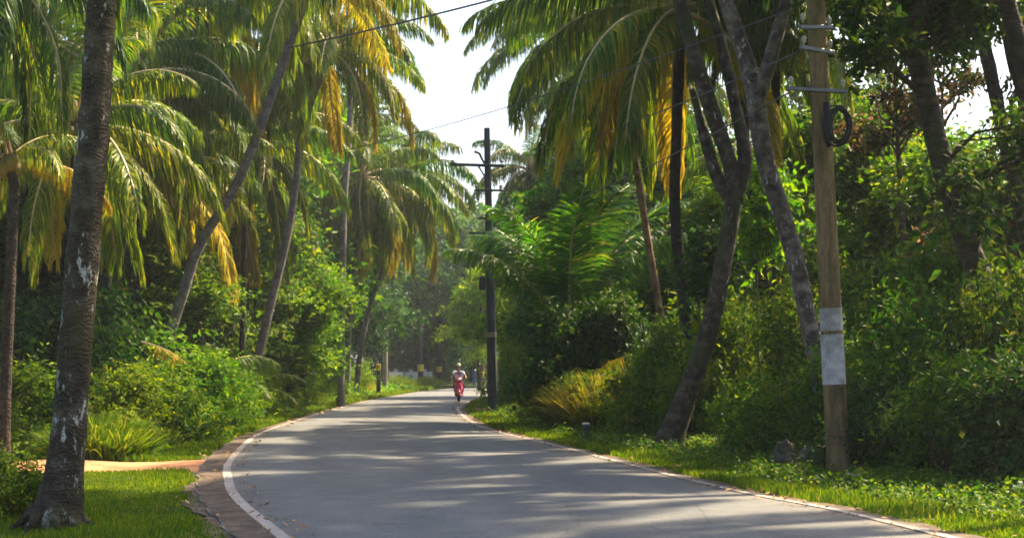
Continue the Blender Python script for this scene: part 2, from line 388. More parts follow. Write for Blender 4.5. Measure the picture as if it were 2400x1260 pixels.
# ------------------------------------------------------------------ road outline (world metres, from ground points)
LL = np.array([(0.9, 4), (-0.6, 8), (-2.24, 13.33), (-3.32, 16.9), (-4.0, 19.75), (-4.85, 24.2), (-6.0, 33.3), (-6.45, 42.7), (-6.75, 55), (-6.75, 66.7), (-6.3, 82), (-5.5, 95), (-3.6, 110), (0, 121), (7, 130), (18, 138), (40, 146)])
RR = np.array([(5.8, 4), (5.1, 8), (4.08, 13.33), (3.6, 15.8), (2.72, 19.0), (0.9, 28.8), (-0.65, 36.8), (-1.55, 46.4), (-2.0, 54), (-2.05, 61), (-1.85, 67), (-1.0, 73), (1.0, 80), (4.5, 89), (10, 100), (17, 110), (27, 120), (45, 130)])
NR = 260
L_ = catmull(LL, NR); R_ = catmull(RR, NR)
def xl(y): return np.interp(y, LL[:12, 1], LL[:12, 0])
def xr(y): return np.interp(y, RR[:10, 1], RR[:10, 0])
def _side(A, other):
    t = np.gradient(A, axis=0); t /= np.linalg.norm(t, axis=1, keepdims=True); nn = np.stack([-t[:, 1], t[:, 0]], 1)
    return nn*np.sign(np.median(((A-other)*nn).sum(1)))
Lf, Rf = catmull(LL, 500), catmull(RR, 500); EDGE = np.concatenate([Lf, Rf]); ENRM = np.concatenate([_side(Lf, Rf), _side(Rf, Lf)])
def road_dist(x, y):
    """distance outside the painted lines (0 inside)"""
    x = np.atleast_1d(np.asarray(x, float)); y = np.atleast_1d(np.asarray(y, float)); out = np.empty(len(x))
    for s in range(0, len(x), 10000):
        dx_ = x[s:s+10000, None]-EDGE[None, :, 0]; dy_ = y[s:s+10000, None]-EDGE[None, :, 1]
        i_ = (dx_*dx_+dy_*dy_).argmin(1); k_ = np.arange(len(i_))
        dx_ = dx_[k_, i_]; dy_ = dy_[k_, i_]
        out[s:s+10000] = np.where(dx_*ENRM[i_, 0]+dy_*ENRM[i_, 1] > 0, np.hypot(dx_, dy_), 0)
    return out
def sm(t): t = np.clip(t, 0, 1); return t*t*(3-2*t)
def hgt(x, y):
    x = np.atleast_1d(np.asarray(x, float)); y = np.atleast_1d(np.asarray(y, float))
    d = road_dist(x, y)
    right = x > np.interp(y, LL[:14, 1], (LL[:14, 0]+np.interp(LL[:14, 1], RR[:, 1], RR[:, 0]))/2)
    h = np.where(right, sm((d-2.2)/9.0)*1.1*sm((75-y)/20), sm((d-7)/18)*0.9)
    h = h + sm((d-1.2)/3)*0.07*(np.sin(x*1.3+y*0.7)+np.sin(y*1.9-x*0.8)*0.7+np.sin(x*3.1)*np.sin(y*2.7)*0.5)
    h = h - sm((d-0.5)/1.2)*0.03
    return h
def h1(x, y): return float(hgt(x, y)[0])

# ground sheet
gx = np.unique(np.concatenate([np.linspace(-900, -60, 20), np.linspace(-60, -16, 30), np.linspace(-16, 14, 101), np.linspace(14, 60, 30), np.linspace(60, 900, 20)]))
gy = np.unique(np.concatenate([np.linspace(-80, 4, 16), np.linspace(4, 60, 150), np.linspace(60, 150, 60), np.linspace(150, 2000, 25)]))
XX, YY = np.meshgrid(gx, gy, indexing='ij')
ZZ = hgt(XX.ravel(), YY.ravel())
nx, ny = len(gx), len(gy)
i, j = np.meshgrid(np.arange(nx-1), np.arange(ny-1), indexing='ij'); i = i.ravel(); j = j.ravel()
Q = np.stack([i*ny+j, (i+1)*ny+j, (i+1)*ny+j+1, i*ny+j+1], 1)
go = link(bpy.data.objects.new('ground', mesh_np('ground', np.stack([XX.ravel(), YY.ravel(), ZZ-0.01], 1), [Q], [M['ground']], smooth=True)))
tag(go, kind='structure')

def offset(line, other, d):
    t = np.gradient(line, axis=0); t /= np.linalg.norm(t, axis=1, keepdims=True)
    nrm = np.stack([-t[:, 1], t[:, 0]], 1)
    s = np.sign(((line-other)*nrm).sum(1))[:, None]
    return line + nrm*s*(d if np.isscalar(d) else np.asarray(d)[:, None])
def strip(name, A, B, z, mat, kind='structure', skirt=0.0, cols=1):
    k = len(A); V = []
    for c in range(cols+1):
        u = c/cols; p = A*(1-u)+B*u
        zz = z if np.isscalar(z) else z(u)
        V.append(np.column_stack([p, np.full(k, zz)]))
    if skirt:
        V = [np.column_stack([A, np.full(k, V[0][0, 2]-skirt)])]+V+[np.column_stack([B, np.full(k, V[-1][0, 2]-skirt)])]
    n = len(V); V = np.concatenate(V); a = np.arange(k-1); Q = []
    for c in range(n-1):
        Q.append(np.stack([c*k+a, c*k+a+1, (c+1)*k+a+1, (c+1)*k+a], 1))
    me = mesh_np(name, V, [np.concatenate(Q)], [mat])
    at = me.attributes.new('across', 'FLOAT', 'POINT'); uu = np.linspace(0, 1, cols+1)
    if skirt: uu = np.concatenate([[0], uu, [1]])
    at.data.foreach_set('value', np.repeat(uu, k).astype(np.float32))
    o = link(bpy.data.objects.new(name, me)); tag(o, kind=kind); return o
wob = lambda a, f, s: a*(np.sin(np.arange(NR)*f+s)+0.6*np.sin(np.arange(NR)*f*2.7+s*2)+0.5*np.random.default_rng(int(s*10)).standard_normal(NR)*0.18)
near = np.interp(L_[:, 1], [12, 24, 40], [1, 1, 0.45])
La = offset(L_, R_, 0.36*near + wob(0.025, 0.9, 1)); Ra = offset(R_, L_, 0.10 + wob(0.02, 1.1, 2))
Ls = offset(L_, R_, 0.52*near + wob(0.06, 0.5, 3)); Rs = offset(R_, L_, 0.36 + wob(0.07, 0.6, 4))
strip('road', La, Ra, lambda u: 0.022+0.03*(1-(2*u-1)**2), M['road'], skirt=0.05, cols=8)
strip('road_shoulder', Ls, La*0.985+L_*0.015, 0.006, M['shoulder'])
strip('road_shoulder', Rs, Ra*0.985+R_*0.015, 0.006, M['shoulder'])
def roadz(u): return 0.022+0.03*(1-(2*u-1)**2)
def edge_line(A, other, wd, name='road_marking'):
    inner = offset(A, other, -wd*0.95); k = len(A)
    wA = np.linalg.norm(La-Ra, axis=1)
    def zz(p, edge): 
        u = np.linalg.norm(p-edge, axis=1)/wA; return roadz(u)+0.009
    edge = La if other is R_ else Ra
    V = np.concatenate([np.column_stack([A, zz(A, edge)]), np.column_stack([inner, zz(inner, edge)])])
    a = np.arange(k-1); Q = np.stack([a, a+1, k+a+1, k+a], 1)
    o = link(bpy.data.objects.new(name, mesh_np(name, V, [Q], [M['line']]))); tag(o, kind='structure')
edge_line(L_, R_, 0.13); edge_line(R_, L_, 0.12)
# dusty strip outside the left line is part of the carriageway
Lo = offset(L_, R_, -0.01)
def dust(A, B):
    k = len(A); V = np.concatenate([np.column_stack([A, np.full(k, 0.029)]), np.column_stack([B, np.full(k, 0.036)])])
    a = np.arange(k-1); o = link(bpy.data.objects.new('road_dust', mesh_np('road_dust', V, [np.stack([a, a+1, k+a+1, k+a], 1)], [M['shoulder']]))); tag(o, kind='structure')
dust(offset(L_, R_, 0.34*near+wob(0.015, 0.8, 6)), Lo)

# laterite side path on the left
py_ = np.linspace(-4.6, -34, 60)
c0 = 23.3+0.25*np.sin(py_*0.5)+(-py_-4.6)*0.012
wd = 1.25+0.15*np.sin(py_*2.1)+0.08*rng.standard_normal(60)+0.9*np.exp(-(-py_-4.6)/0.9)
def path(name, A, B, mat):
    k = len(A); cols = 6; V = []
    for c in range(cols+1):
        p = A*(1-c/cols)+B*c/cols
        V.append(np.column_stack([p, hgt(p[:, 0], p[:, 1])+0.012-(0.03 if c in (0, cols) else 0)]))
    V = np.concatenate(V); a = np.arange(k-1)
    Q = np.concatenate([np.stack([c*k+a, c*k+a+1, (c+1)*k+a+1, (c+1)*k+a], 1) for c in range(cols)])
    o = link(bpy.data.objects.new(name, mesh_np(name, V, [Q], [mat], smooth=True))); tag(o, kind='structure')
path('dirt_path', np.column_stack([py_, c0-wd]), np.column_stack([py_, c0+wd]), M['dirt'])
px2 = np.linspace(-1.6, 6, 30); pc = 53.5+0.4*np.sin(px2)
path('dirt_path', np.column_stack([px2, pc-3.2]), np.column_stack([px2, pc+3.2]), M['dirt'])

# ------------------------------------------------------------------ grass
def inside_path(x, y): return (np.abs(y-(23.3+0.25*np.sin(x*0.5)+(-x-4.6)*0.012)) < 1.15) & (x < -4.3)
def blades(name, n, region, hmin, hmax, wid, mat, seed, label='', kind='stuff', clump=0.5):
    r = np.random.default_rng(seed)
    x, y, sc_ = region(r, n)
    d = road_dist(x, y)
    keep = (d > 0.18) & ~inside_path(x, y)
    left = x < (np.interp(y, LL[:, 1], LL[:, 0])+np.interp(y, RR[:, 1], RR[:, 0]))/2
    nr = np.interp(y, [12, 24, 40], [1, 1, 0.7])
    keep &= (d > np.where(left, 0.45*nr, 0.30)+0.07*np.sin(x*4+y*3)+0.05*np.sin(y*11))
    keep &= ~((x > -1.6) & (np.abs(y-53.5) < 3.0) & (x < 6))
    # patchy lawn
    pt = np.sin(x*2.3+np.sin(y*1.7)*2)+np.sin(y*2.9+x)+r.random(len(x))*2.5
    keep &= pt > -clump
    x, y, sc_ = x[keep], y[keep], sc_[keep]; n = len(x); z = hgt(x, y)-0.012
    h = (hmin+(hmax-hmin)*r.random(n)**1.5)*sc_*(0.75+0.35*np.sin(x*1.9+y*1.1)); a = r.random(n)*2*math.pi
    lean = 0.5*h*r.random(n); la = r.random(n)*2*math.pi; wv = wid*sc_*(0.6+0.8*r.random(n))
    b = np.stack([x, y, z], 1); s = np.stack([np.cos(a)*wv, np.sin(a)*wv, 0*a], 1)
    m1 = b+np.stack([np.cos(la)*lean*0.35, np.sin(la)*lean*0.35, h*0.55], 1)
    tp = b+np.stack([np.cos(la)*lean, np.sin(la)*lean, h], 1)
    V = np.stack([b-s, b+s, m1+s*0.7, m1-s*0.7, tp], 1).reshape(-1, 3)
    k = np.arange(n)*5
    o = link(bpy.data.objects.new(name, mesh_np(name, V, [np.stack([k, k+1, k+2, k+3], 1), np.stack([k+3, k+2, k+4], 1)], [mat])))
    return tag(o, label, None, None, kind)
def reg_left_near(r, n):
    y = 11.5+(22.6-11.5)*r.random(n)**1.0; x = xl(y)-0.3-8.5*r.random(n); return x, y, np.ones(n)
def reg_left_far(r, n):
    y = 24.2*(105/24.2)**r.random(n); x = xl(y)-0.2-(2.6+0.03*y)*r.random(n)**1.1; return x, y, np.interp(y, [24, 100], [1.1, 2.6])
def reg_right(r, n):
    y = 12.0*(70/12.0)**(r.random(n)); x = xr(y)+0.2+(3.2)*r.random(n); return x, y, np.interp(y, [12, 30, 70], [1, 1.3, 2.2])
def reg_far(r, n):
    y = 70+40*r.random(n); x = np.interp(y, RR[:, 1], RR[:, 0])+0.2+4*r.random(n); return x, y, np.full(n, 2.6)
blades('lawn', 150000, reg_left_near, 0.035, 0.10, 0.007, M['grass'], 1, 'short bright grass in front of the dirt path')
blades('verge_grass', 120000, reg_left_far, 0.05, 0.14, 0.012, M['grass'], 2, 'sunlit verge grass along the left side of the road')
blades('verge_grass', 150000, reg_right, 0.035, 0.13, 0.009, M['grass'], 3, 'low verge grass along the right side of the road')
blades('verge_grass', 9000, reg_far, 0.04, 0.16, 0.012, M['grass'], 4, 'grass on the inside of the far bend')

def litter(name, n, seed, label):
    r = np.random.default_rng(seed); y = 12*(60/12)**r.random(n); side = r.random(n) < 0.45
    off = r.exponential(0.35, n)-0.35
    x = np.where(side, xl(y)-off*1.0, xr(y)+off); inside = road_dist(x, y) <= 0.12
    z = np.where(inside, 0.05, hgt(x, y)+0.02)+0.008; s_ = np.interp(y, [12, 60], [0.035, 0.06])*(0.5+r.random(n)); a = r.random(n)*6.28
    d = np.stack([np.cos(a), np.sin(a), r.normal(0, .25, n)], 1)*s_[:, None]; e = np.stack([-np.sin(a), np.cos(a), r.normal(0, .3, n)], 1)*s_[:, None]*0.4; c = np.stack([x, y, z+np.abs(d[:, 2])], 1)
    V = np.stack([c-d, c+e, c+d, c-e], 1).reshape(-1, 3); k = np.arange(n)*4
    o = link(bpy.data.objects.new(name, mesh_np(name, V, [np.stack([k, k+1, k+2, k+3], 1)], [M['dead_leaf']]))); tag(o, label, None, None, 'stuff')
M['dead_leaf'] = leafmat('dead_leaf', [(0, (0.10, 0.05, 0.02)), (0.6, (0.24, 0.14, 0.06)), (1, (0.38, 0.27, 0.12))], 0.1, (1.2, 1, .6), 0.7)
litter('fallen_leaves', 900, 9, 'dry fallen leaves scattered along the road edges')
# broad weeds mixed in the verges
def weeds(name, n, region, size, mat, seed, label):
    r = np.random.default_rng(seed); x, y, sc_ = region(r, n); keep = (road_dist(x, y) > 0.5) & ~inside_path(x, y) & ~((x > -1.6) & (np.abs(y-53.5) < 3.0) & (x < 6))
    x, y, sc_ = x[keep], y[keep], sc_[keep]; n = len(x)
    per = 14; X = np.repeat(x, per); Y = np.repeat(y, per); S = np.repeat(sc_, per)*size*(0.5+r.random(n*per)); Zb = np.repeat(hgt(x, y), per)
    a = r.random(n*per)*2*math.pi; rr = 0.14*r.random(n*per)*np.repeat(sc_, per); up = r.random(n*per)
    c = np.stack([X+np.cos(a)*rr, Y+np.sin(a)*rr, Zb+0.01+0.16*up*np.repeat(sc_*(0.4+r.random(n)), per)], 1)
    d = np.stack([np.cos(a), np.sin(a), 0.5*r.standard_normal(n*per)], 1); d /= np.linalg.norm(d, axis=1, keepdims=True)
    sd = np.stack([-np.sin(a), np.cos(a), 0.5*r.standard_normal(n*per)], 1)
    V = np.stack([c, c+(d*0.5+sd*0.3)*S[:, None], c+d*S[:, None]-np.array([0, 0, .2])*S[:, None], c+(d*0.5-sd*0.3)*S[:, None]], 1).reshape(-1, 3)
    k = np.arange(n*per)*4
    o = link(bpy.data.objects.new(name, mesh_np(name, V, [np.stack([k, k+1, k+2, k+3], 1)], [mat]))); tag(o, label, None, None, 'stuff')
def reg_rw(r, n):
    y = 14.5*(62/14.5)**(r.random(n)); x = xr(y)+0.9+2.2*r.random(n)**0.7; return x, y, np.interp(y, [12, 30, 70], [1, 1.3, 2.0])
def reg_lw(r, n):
    y = 24.8*(100/24.8)**(r.random(n)); x = xl(y)-1.5-3.5*r.random(n); return x, y, np.interp(y, [24, 100], [1.2, 2.4])
def reg_ln(r, n):
    y = 12+10*r.random(n); x = xl(y)-3.8-6*r.random(n); return x, y, np.ones(n)
weeds('weeds', 2600, reg_rw, 0.055, M['leaf_mid'], 5, 'broad leaved weeds at the foot of the right hand bushes')
weeds('weeds', 1700, reg_lw, 0.10, M['leaf_bright'], 6, 'sunlit weeds at the foot of the left hand bushes')
weeds('weeds', 500, reg_ln, 0.08, M['leaf_mid'], 7, 'weeds around the foot of the big near palm')

# ------------------------------------------------------------------ palms
FR = {}
def frond_mesh(elev, seed, kind, L=4.6):
    key = (elev, seed, kind)
    if key in FR: return FR[key]
    r = np.random.default_rng(100+seed*17+elev)
    n = 26; s = np.linspace(0, 1, n)
    bend = (85 if elev > 60 else 97 if elev > 20 else 82)*(0.85+0.3*r.random())
    ang = np.radians(np.maximum(elev-bend*s**1.25, -88))
    ds = L/(n-1)
    if kind == 'frond_young': ang = np.radians(elev-62*s**1.9)
    x = np.concatenate([[0], np.cumsum(np.cos(ang[:-1])*ds)]); z = np.concatenate([[0], np.cumsum(np.sin(ang[:-1])*ds)])
    sway = 0.25*r.standard_normal()
    y = sway*s**2*L*0.25
    R = np.stack([x, y, z], 1)
    mb = MB(); mb.tube(R, 0.05*(1-s)**0.8+0.009, 5, 1)
    nl = 112
    V = []; Q = []; T = []
    drape = {'frond': 0.95, 'frond_deep': 0.9, 'frond_yellow': 1.05, 'frond_young': 0.5, 'frond_dry': 1.0}[kind]
    if elev > 55: drape *= 0.45
    for side in (-1, 1):
        t = np.linspace(0.13, 0.99, nl)+r.normal(0, 0.002, nl)
        t = np.clip(t, 0.1, 0.995)
        base = np.stack([np.interp(t, s, R[:, k]) for k in range(3)], 1)
        a = np.interp(t, s, ang); Tn = np.stack([np.cos(a), np.zeros(nl), np.sin(a)], 1)
        Ln = (0.32+0.95*np.sin(np.pi*np.clip((t-0.05)/1.0, 0, 1)**0.75)**0.8)*(0.9+0.25*r.random(nl))
        Ln *= np.where(r.random(nl) < 0.05, 0.4, 1)
        up = np.stack([-np.sin(a), np.zeros(nl), np.cos(a)], 1)
        d0 = np.array([0, side*0.85, 0])+Tn*(0.45+0.35*t[:, None])+up*(0.15+0.12*r.standard_normal((nl, 1)))
        d0 /= np.linalg.norm(d0, axis=1, keepdims=True)
        p = base.copy(); d = d0
        segs = 4; W0 = 0.023*(0.85+0.3*r.random(nl))
        prof = [0.7, 1.0, 0.9, 0.6]
        rows = []
        twist = r.normal(0, 0.35, (nl, 1))
        for k in range(segs+1):
            wv = Tn-d*(Tn*d).sum(1)[:, None]; wv /= np.linalg.norm(wv, axis=1, keepdims=True)+1e-6
            nv = np.cross(d, wv); wv = wv*np.cos(twist)+nv*np.sin(twist)
            if k < segs:
                rows.append(p-wv*(W0*prof[k])[:, None]); rows.append(p+wv*(W0*prof[k])[:, None])
                g = drape*(0.30+0.34*k)*(0.8+0.4*r.random((nl, 1)))
                d = d*(1-np.clip(g*0.75, 0, .97))+np.array([0, 0, -1.0])*g+r.normal(0, 0.09, (nl, 3))
                d /= np.linalg.norm(d, axis=1, keepdims=True)
                p = p+d*(Ln/segs)[:, None]
            else: rows.append(p)
        m = len(rows); VV = np.stack(rows, 1).reshape(-1, 3)
        kk = np.arange(nl)*m
        qs = [np.stack([kk+2*c, kk+2*c+1, kk+2*c+3, kk+2*c+2], 1) for c in range(segs-1)]
        ts = np.stack([kk+2*(segs-1), kk+2*(segs-1)+1, kk+2*segs], 1)
        mb.add(VV, np.concatenate(qs), ts, 0)
    FR[key] = mb.mesh('frond', [M[kind], M['rachis']])
    return FR[key]

def nut_mesh():
    mb = MB(); mb.ball((0, 0, 0), (0.13, 0.13, 0.17), 0, 10, 7); mb.tube([(0, 0, .15), (0, 0, .24)], [0.02, 0.012], 5)
    return mb.mesh('coconut', [M['coconut']], True)
NUT = nut_mesh()

def palm_trunk(path, r0, r1, bark, parent, seed, flare=1.6, n=60, sides=16):
    pts = catmull(path, n); s = np.linspace(0, 1, n); H = pts[-1][2]-pts[0][2]
    rr = r0+(r1-r0)*s**0.8
    rr = rr*(1+(flare-1)*np.exp(-(pts[:, 2]-pts[0, 2])/0.35))
    rr *= 1+0.035*np.sin(np.arange(n)*2.4)+0.02*np.random.default_rng(seed).standard_normal(n)
    mb = MB(); mb.tube(pts, rr, sides, 0, True, 0.035 if r0 > 0.15 else 0.02, seed)
    r = random.Random(seed)
    if flare > 1.8:   # root mass
        for k in range(9):
            a = k*6.283/9+r.random()*0.3; q = r0*flare
            mb.tube([(pts[0][0]+math.cos(a)*q*0.5, pts[0][1]+math.sin(a)*q*0.5, 0.22), (pts[0][0]+math.cos(a)*q*1.0, pts[0][1]+math.sin(a)*q*1.0, 0.06), (pts[0][0]+math.cos(a)*q*1.6, pts[0][1]+math.sin(a)*q*1.3, -0.05)], [0.06, 0.035, 0.01], 6, 0, True, 0.1, k)
    return mb.build('trunk', M[bark], parent, smooth=True), pts

def crown(parent, top, nf, scale, seed, pal, nuts=5, elevs=(75, -55), az0=None, lean=0.0, kind_name='frond'):
    r = random.Random(seed)
    top = Vector(top)
    mb = MB(); mb.tube([top+Vector((0, 0, -0.55*scale)), top+Vector((0, 0, -.1)), top+Vector((0, 0, 0.35*scale)), top+Vector((0, 0, .9*scale))], [0.13*scale, 0.2*scale, 0.14*scale, 0.02], 9, 0, True, 0.12, seed)
    mb.build('crown_base', M['husk'], parent, smooth=True)
    avail = (75, 55, 35, 15, -8, -32, -55)
    a = az0 if az0 is not None else r.random()*6.28
    for k in range(nf):
        u = k/(nf-1); e = elevs[0]+(elevs[1]-elevs[0])*u**0.9+r.uniform(-6, 6)
        ee = min(avail, key=lambda q: abs(q-e))
        kd = pal[0] if u < 0.45 else (pal[1] if u < 0.78 else pal[2])
        if r.random() < 0.12: kd = pal[1]
        if kd == 'frond_dry' and r.random() < 0.65: kd = 'frond_yellow'
        o = bpy.data.objects.new('frond', frond_mesh(ee, r.randrange(2), kd)); link(o, parent)
        a += 2.399+r.uniform(-.25, .25)
        o.location = top+Vector((math.cos(a)*.12*scale, math.sin(a)*.12*scale, (0.25-0.35*u)*scale))
        sc1 = scale*r.uniform(0.85, 1.1)*(0.8 if u < 0.06 else 1)
        o.scale = (sc1, sc1, sc1)
        o.rotation_euler = (r.uniform(-.12, .12), math.radians(ee-e)+r.uniform(-.05, .05), a)
    for k in range(nuts):
        b = k*6.28/max(nuts, 1)+r.random(); o = link(bpy.data.objects.new('coconut', NUT), parent)
        o.location = top+Vector((math.cos(b)*.27*scale, math.sin(b)*.27*scale, (-.12-0.22*r.random())*scale)); o.rotation_euler = (r.uniform(-.5, .5), r.uniform(-.5, .5), 0)

PAL = {'g': ('frond', 'frond', 'frond_yellow'), 'y': ('frond', 'frond_yellow', 'frond_dry'), 'Y': ('frond', 'frond_yellow', 'frond_dry'),
       'd': ('frond_deep', 'frond_deep', 'frond'), 'n': ('frond_young', 'frond_young', 'frond_young'), 'D': ('frond_deep', 'frond_deep', 'frond_deep')}
def palm(label, pts, Y, r0, r1, pal, seed, nf=22, scale=1.0, bark='palm_bark', flare=1.5, lean=0.0, nuts=5, top_ext=None, elevs=(75, -55), az0=None, group='tall coconut palms beside the road'):
    W = [P(px, py, Y) for px, py in pts]
    if top_ext: W.append(P(top_ext[0], top_ext[1], Y))
    n = len(W)
    for k, q in enumerate(W):      # a lean along the view too, so it is not a flat figure
        q.y += lean*(k/(n-1))**1.3
    base = W[0].copy(); gz = h1(base.x, base.y)
    if W[0].z > gz+0.15:
        d = (W[0]-W[1]); t = (W[0].z-gz)/max(1e-3, -d.z) ; base = W[0]+d*min(t, 2.0)*0.7; gz = h1(base.x, base.y); base.z = gz
        W = [base]+W
    else: base.z = gz; W[0] = base.copy()
    root = thing('coconut_palm', base, label, 'palm tree', group)
    path_ = [tuple(q-base) for q in W]; path_[0] = (path_[0][0], path_[0][1], -0.08)
    _, tp = palm_trunk(path_, r0, r1, bark, root, seed, flare)
    if nf: crown(root, tp[-1], nf, scale, seed, PAL[pal], nuts, elevs, az0)
    return root

PG = 'tall coconut palms beside the road'
# left side, near to far
palm('thick dark lichen spotted palm trunk at the left, nearest to the camera', [(125, 1228), (152, 1100), (178, 800), (202, 500), (220, 300), (232, 100), (240, -60), (256, -700)], 14.6, 0.185, 0.14, 'd', 1, 18, 0.8, 'palm_bark_near', 1.85, elevs=(70, -30), az0=1.0)
palm('slim palm at the left edge with an orange sunlit edge on its trunk', [(12, 935), (22, 700), (30, 520), (33, 440), (20, 375)], 23.5, 0.10, 0.08, 'Y', 2, 9, 0.42, 'palm_bark_dark', az0=0.0, elevs=(60, 0))
palm('palm behind the thick lichen spotted trunk with long drooping fronds over the bushes', [(165, 1000), (172, 800), (178, 600), (180, 420), (175, 300)], 27.5, 0.14, 0.11, 'y', 3, 22, 0.70, 'palm_bark_dark', az0=2.9)
palm('tall palm in the top left corner with dark hanging fronds', [(-70, 1010), (-66, 600), (-50, 300), (-20, 60), (10, -60)], 24, 0.15, 0.12, 'd', 4, 22, 0.72, 'palm_bark_dark', az0=0.8, lean=-1)
palm('upright dark palm left of the long slanting trunk', [(440, 700), (445, 500), (455, 300), (478, 100), (500, 10), (515, -60)], 40, 0.14, 0.115, 'y', 5, 24, 1.0, 'palm_bark_dark', az0=0.3)
palm('long slanting palm trunk leaning right across the left hand trees', [(390, 815), (425, 700), (470, 570), (560, 420), (640, 215), (678, 105), (712, 10), (730, -60)], 35, 0.15, 0.095, 'y', 6, 22, 0.76, 'palm_bark', az0=1.9, elevs=(75, -12))
palm('pale curved palm with a heavy yellow crown at the left roadside', [(598, 872), (638, 700), (672, 560), (692, 440), (706, 310), (738, 215), (772, 120)], 44, 0.15, 0.10, 'Y', 7, 30, 0.80, 'palm_bark', 1.7, az0=0.0, nuts=7, elevs=(75, -38))
palm('thin dark palm between the slanting and the curved left trunks', [(568, 800), (570, 700), (573, 480), (578, 330)], 47, 0.11, 0.09, 'y', 8, 24, 0.95, 'palm_bark_dark', az0=1.0)
palm('slender straight pale palm trunk right of the bright roadside bush', [(815, 880), (820, 760), (830, 650), (838, 560), (848, 420)], 68, 0.13, 0.11, 'Y', 9, 26, 0.95, 'palm_bark', az0=0.7)
palm('far left palm with golden fronds hanging out over the road', [(838, 880), (850, 790), (872, 700), (902, 610), (918, 500), (925, 430)], 72, 0.15, 0.11, 'Y', 10, 34, 1.12, 'palm_bark', az0=0.2, nuts=6)
palm('thin palm trunk standing behind the bright roadside bush', [(765, 880), (775, 760), (790, 680), (800, 560), (806, 330)], 72, 0.11, 0.09, 'y', 11, 22, 1.0, 'palm_bark', az0=0.4)
palm('palm with a pale green crown high between the top left palms', [(310, 900), (318, 600), (322, 400), (325, 150)], 36, 0.13, 0.1, 'g', 12, 24, 1.0, 'palm_bark_dark', az0=0.5)
palm('tall palm at the top centre left reaching toward the sky gap', [(800, 860), (806, 500), (820, 200), (770, 0), (740, -60)], 57, 0.14, 0.11, 'Y', 13, 24, 0.78, 'palm_bark', az0=0.1)
palm('palm with drooping olive fronds crossing behind the slanting trunk', [(470, 900), (455, 700), (410, 520), (372, 400)], 37, 0.12, 0.1, 'y', 14, 22, 0.8, 'palm_bark_dark', az0=0.9)
palm('palm whose fronds fill the gap between the slanting and the curved trunk high up', [(590, 860), (596, 600), (600, 330), (604, 180)], 58, 0.13, 0.11, 'y', 15, 24, 1.0, 'palm_bark_dark', az0=0.9)
palm('half hidden palm with olive fronds left of the upright dark palm', [(250, 900), (252, 500), (255, 210)], 33, 0.12, 0.1, 'y', 16, 22, 0.8, 'palm_bark_dark', az0=2.2)
# right side
palm('tan palm on the right whose long green fronds arch left over the road', [(1555, 800), (1545, 720), (1518, 560), (1490, 380), (1468, 250), (1445, 100)], 39, 0.11, 0.095, 'g', 21, 28, 0.9, 'palm_bark_tan', az0=3.0)
palm('straight dark palm trunk with hanging yellow green fronds on the right', [(1608, 800), (1602, 700), (1582, 500), (1586, 300), (1592, 140), (1594, 20)], 33.5, 0.145, 0.12, 'y', 22, 26, 1.0, 'palm_bark_dark', az0=2.2, nuts=8, elevs=(75, -32))
palm('far palm low behind the dark steel pole', [(1215, 840), (1222, 700), (1232, 560), (1240, 400)], 78, 0.12, 0.1, 'g', 23, 22, 0.9, 'palm_bark', az0=2.8)
palm('green palm high behind the arching fronds at the top right centre', [(1330, 880), (1322, 500), (1300, 250), (1290, 90)], 66, 0.13, 0.11, 'g', 24, 26, 1.05, 'palm_bark', az0=2.0)
palm('palm leaning behind the forked grey trunks', [(1700, 800), (1660, 600), (1560, 350), (1500, 200)], 56, 0.12, 0.1, 'y', 25, 26, 1.0, 'palm_bark', az0=0.4)
palm('tall palm showing only orange tinted fronds above the brown concrete pole', [(1800, 800), (1812, 500), (1818, 200), (1822, -20)], 34, 0.14, 0.11, 'y', 26, 24, 0.72, 'palm_bark_dark', az0=1.2)
palm('palm with low green fronds between the grey trunk and the brown pole', [(1850, 850), (1855, 600), (1858, 380)], 44, 0.12, 0.1, 'g', 27, 22, 0.9, 'palm_bark', az0=1.0)
palm('top right centre palm with drooping fronds against the sky', [(1400, 880), (1392, 500), (1425, 200), (1450, -60)], 54, 0.14, 0.11, 'y', 28, 24, 1.0, 'palm_bark', az0=2.5)

for lab, X, Y, H, sd, lx in [('added shade palm just past the right edge, fronds hanging into the top right corner', 9.3, 18.5, 11.0, 41, -1.6), ('added shade palm past the right edge behind the corner bush', 9.6, 24.0, 12.6, 42, -3.4), ('added shade palm past the right edge between its two neighbours', 7.9, 16.0, 11.6, 44, -3.4), ('farthest of the added shade palms past the right edge', 10.6, 28.5, 11.0, 45, -2.4), ('added palm rising just outside the right edge, leaning over to shade the road', 8.6, 21.0, 12.2, 46, -3.6),
                      ('added shade palm past the bottom right corner beside the road', 6.9, 12.2, 8.6, 43, -1.4)]:  # palms out of view, added to throw shade on the near road
    gz = h1(X, Y); t = thing('coconut_palm', (X, Y, gz), lab, 'palm tree', PG)
    _, tp = palm_trunk([(0, 0, -.1), (lx*.15, .1, H*.3), (lx*.5, .2, H*.68), (lx, .1, H)], .16, .12, 'palm_bark_dark', t, sd, 1.6)
    crown(t, tp[-1], 22, 0.95, sd, PAL['d'], 3, (75, -20))

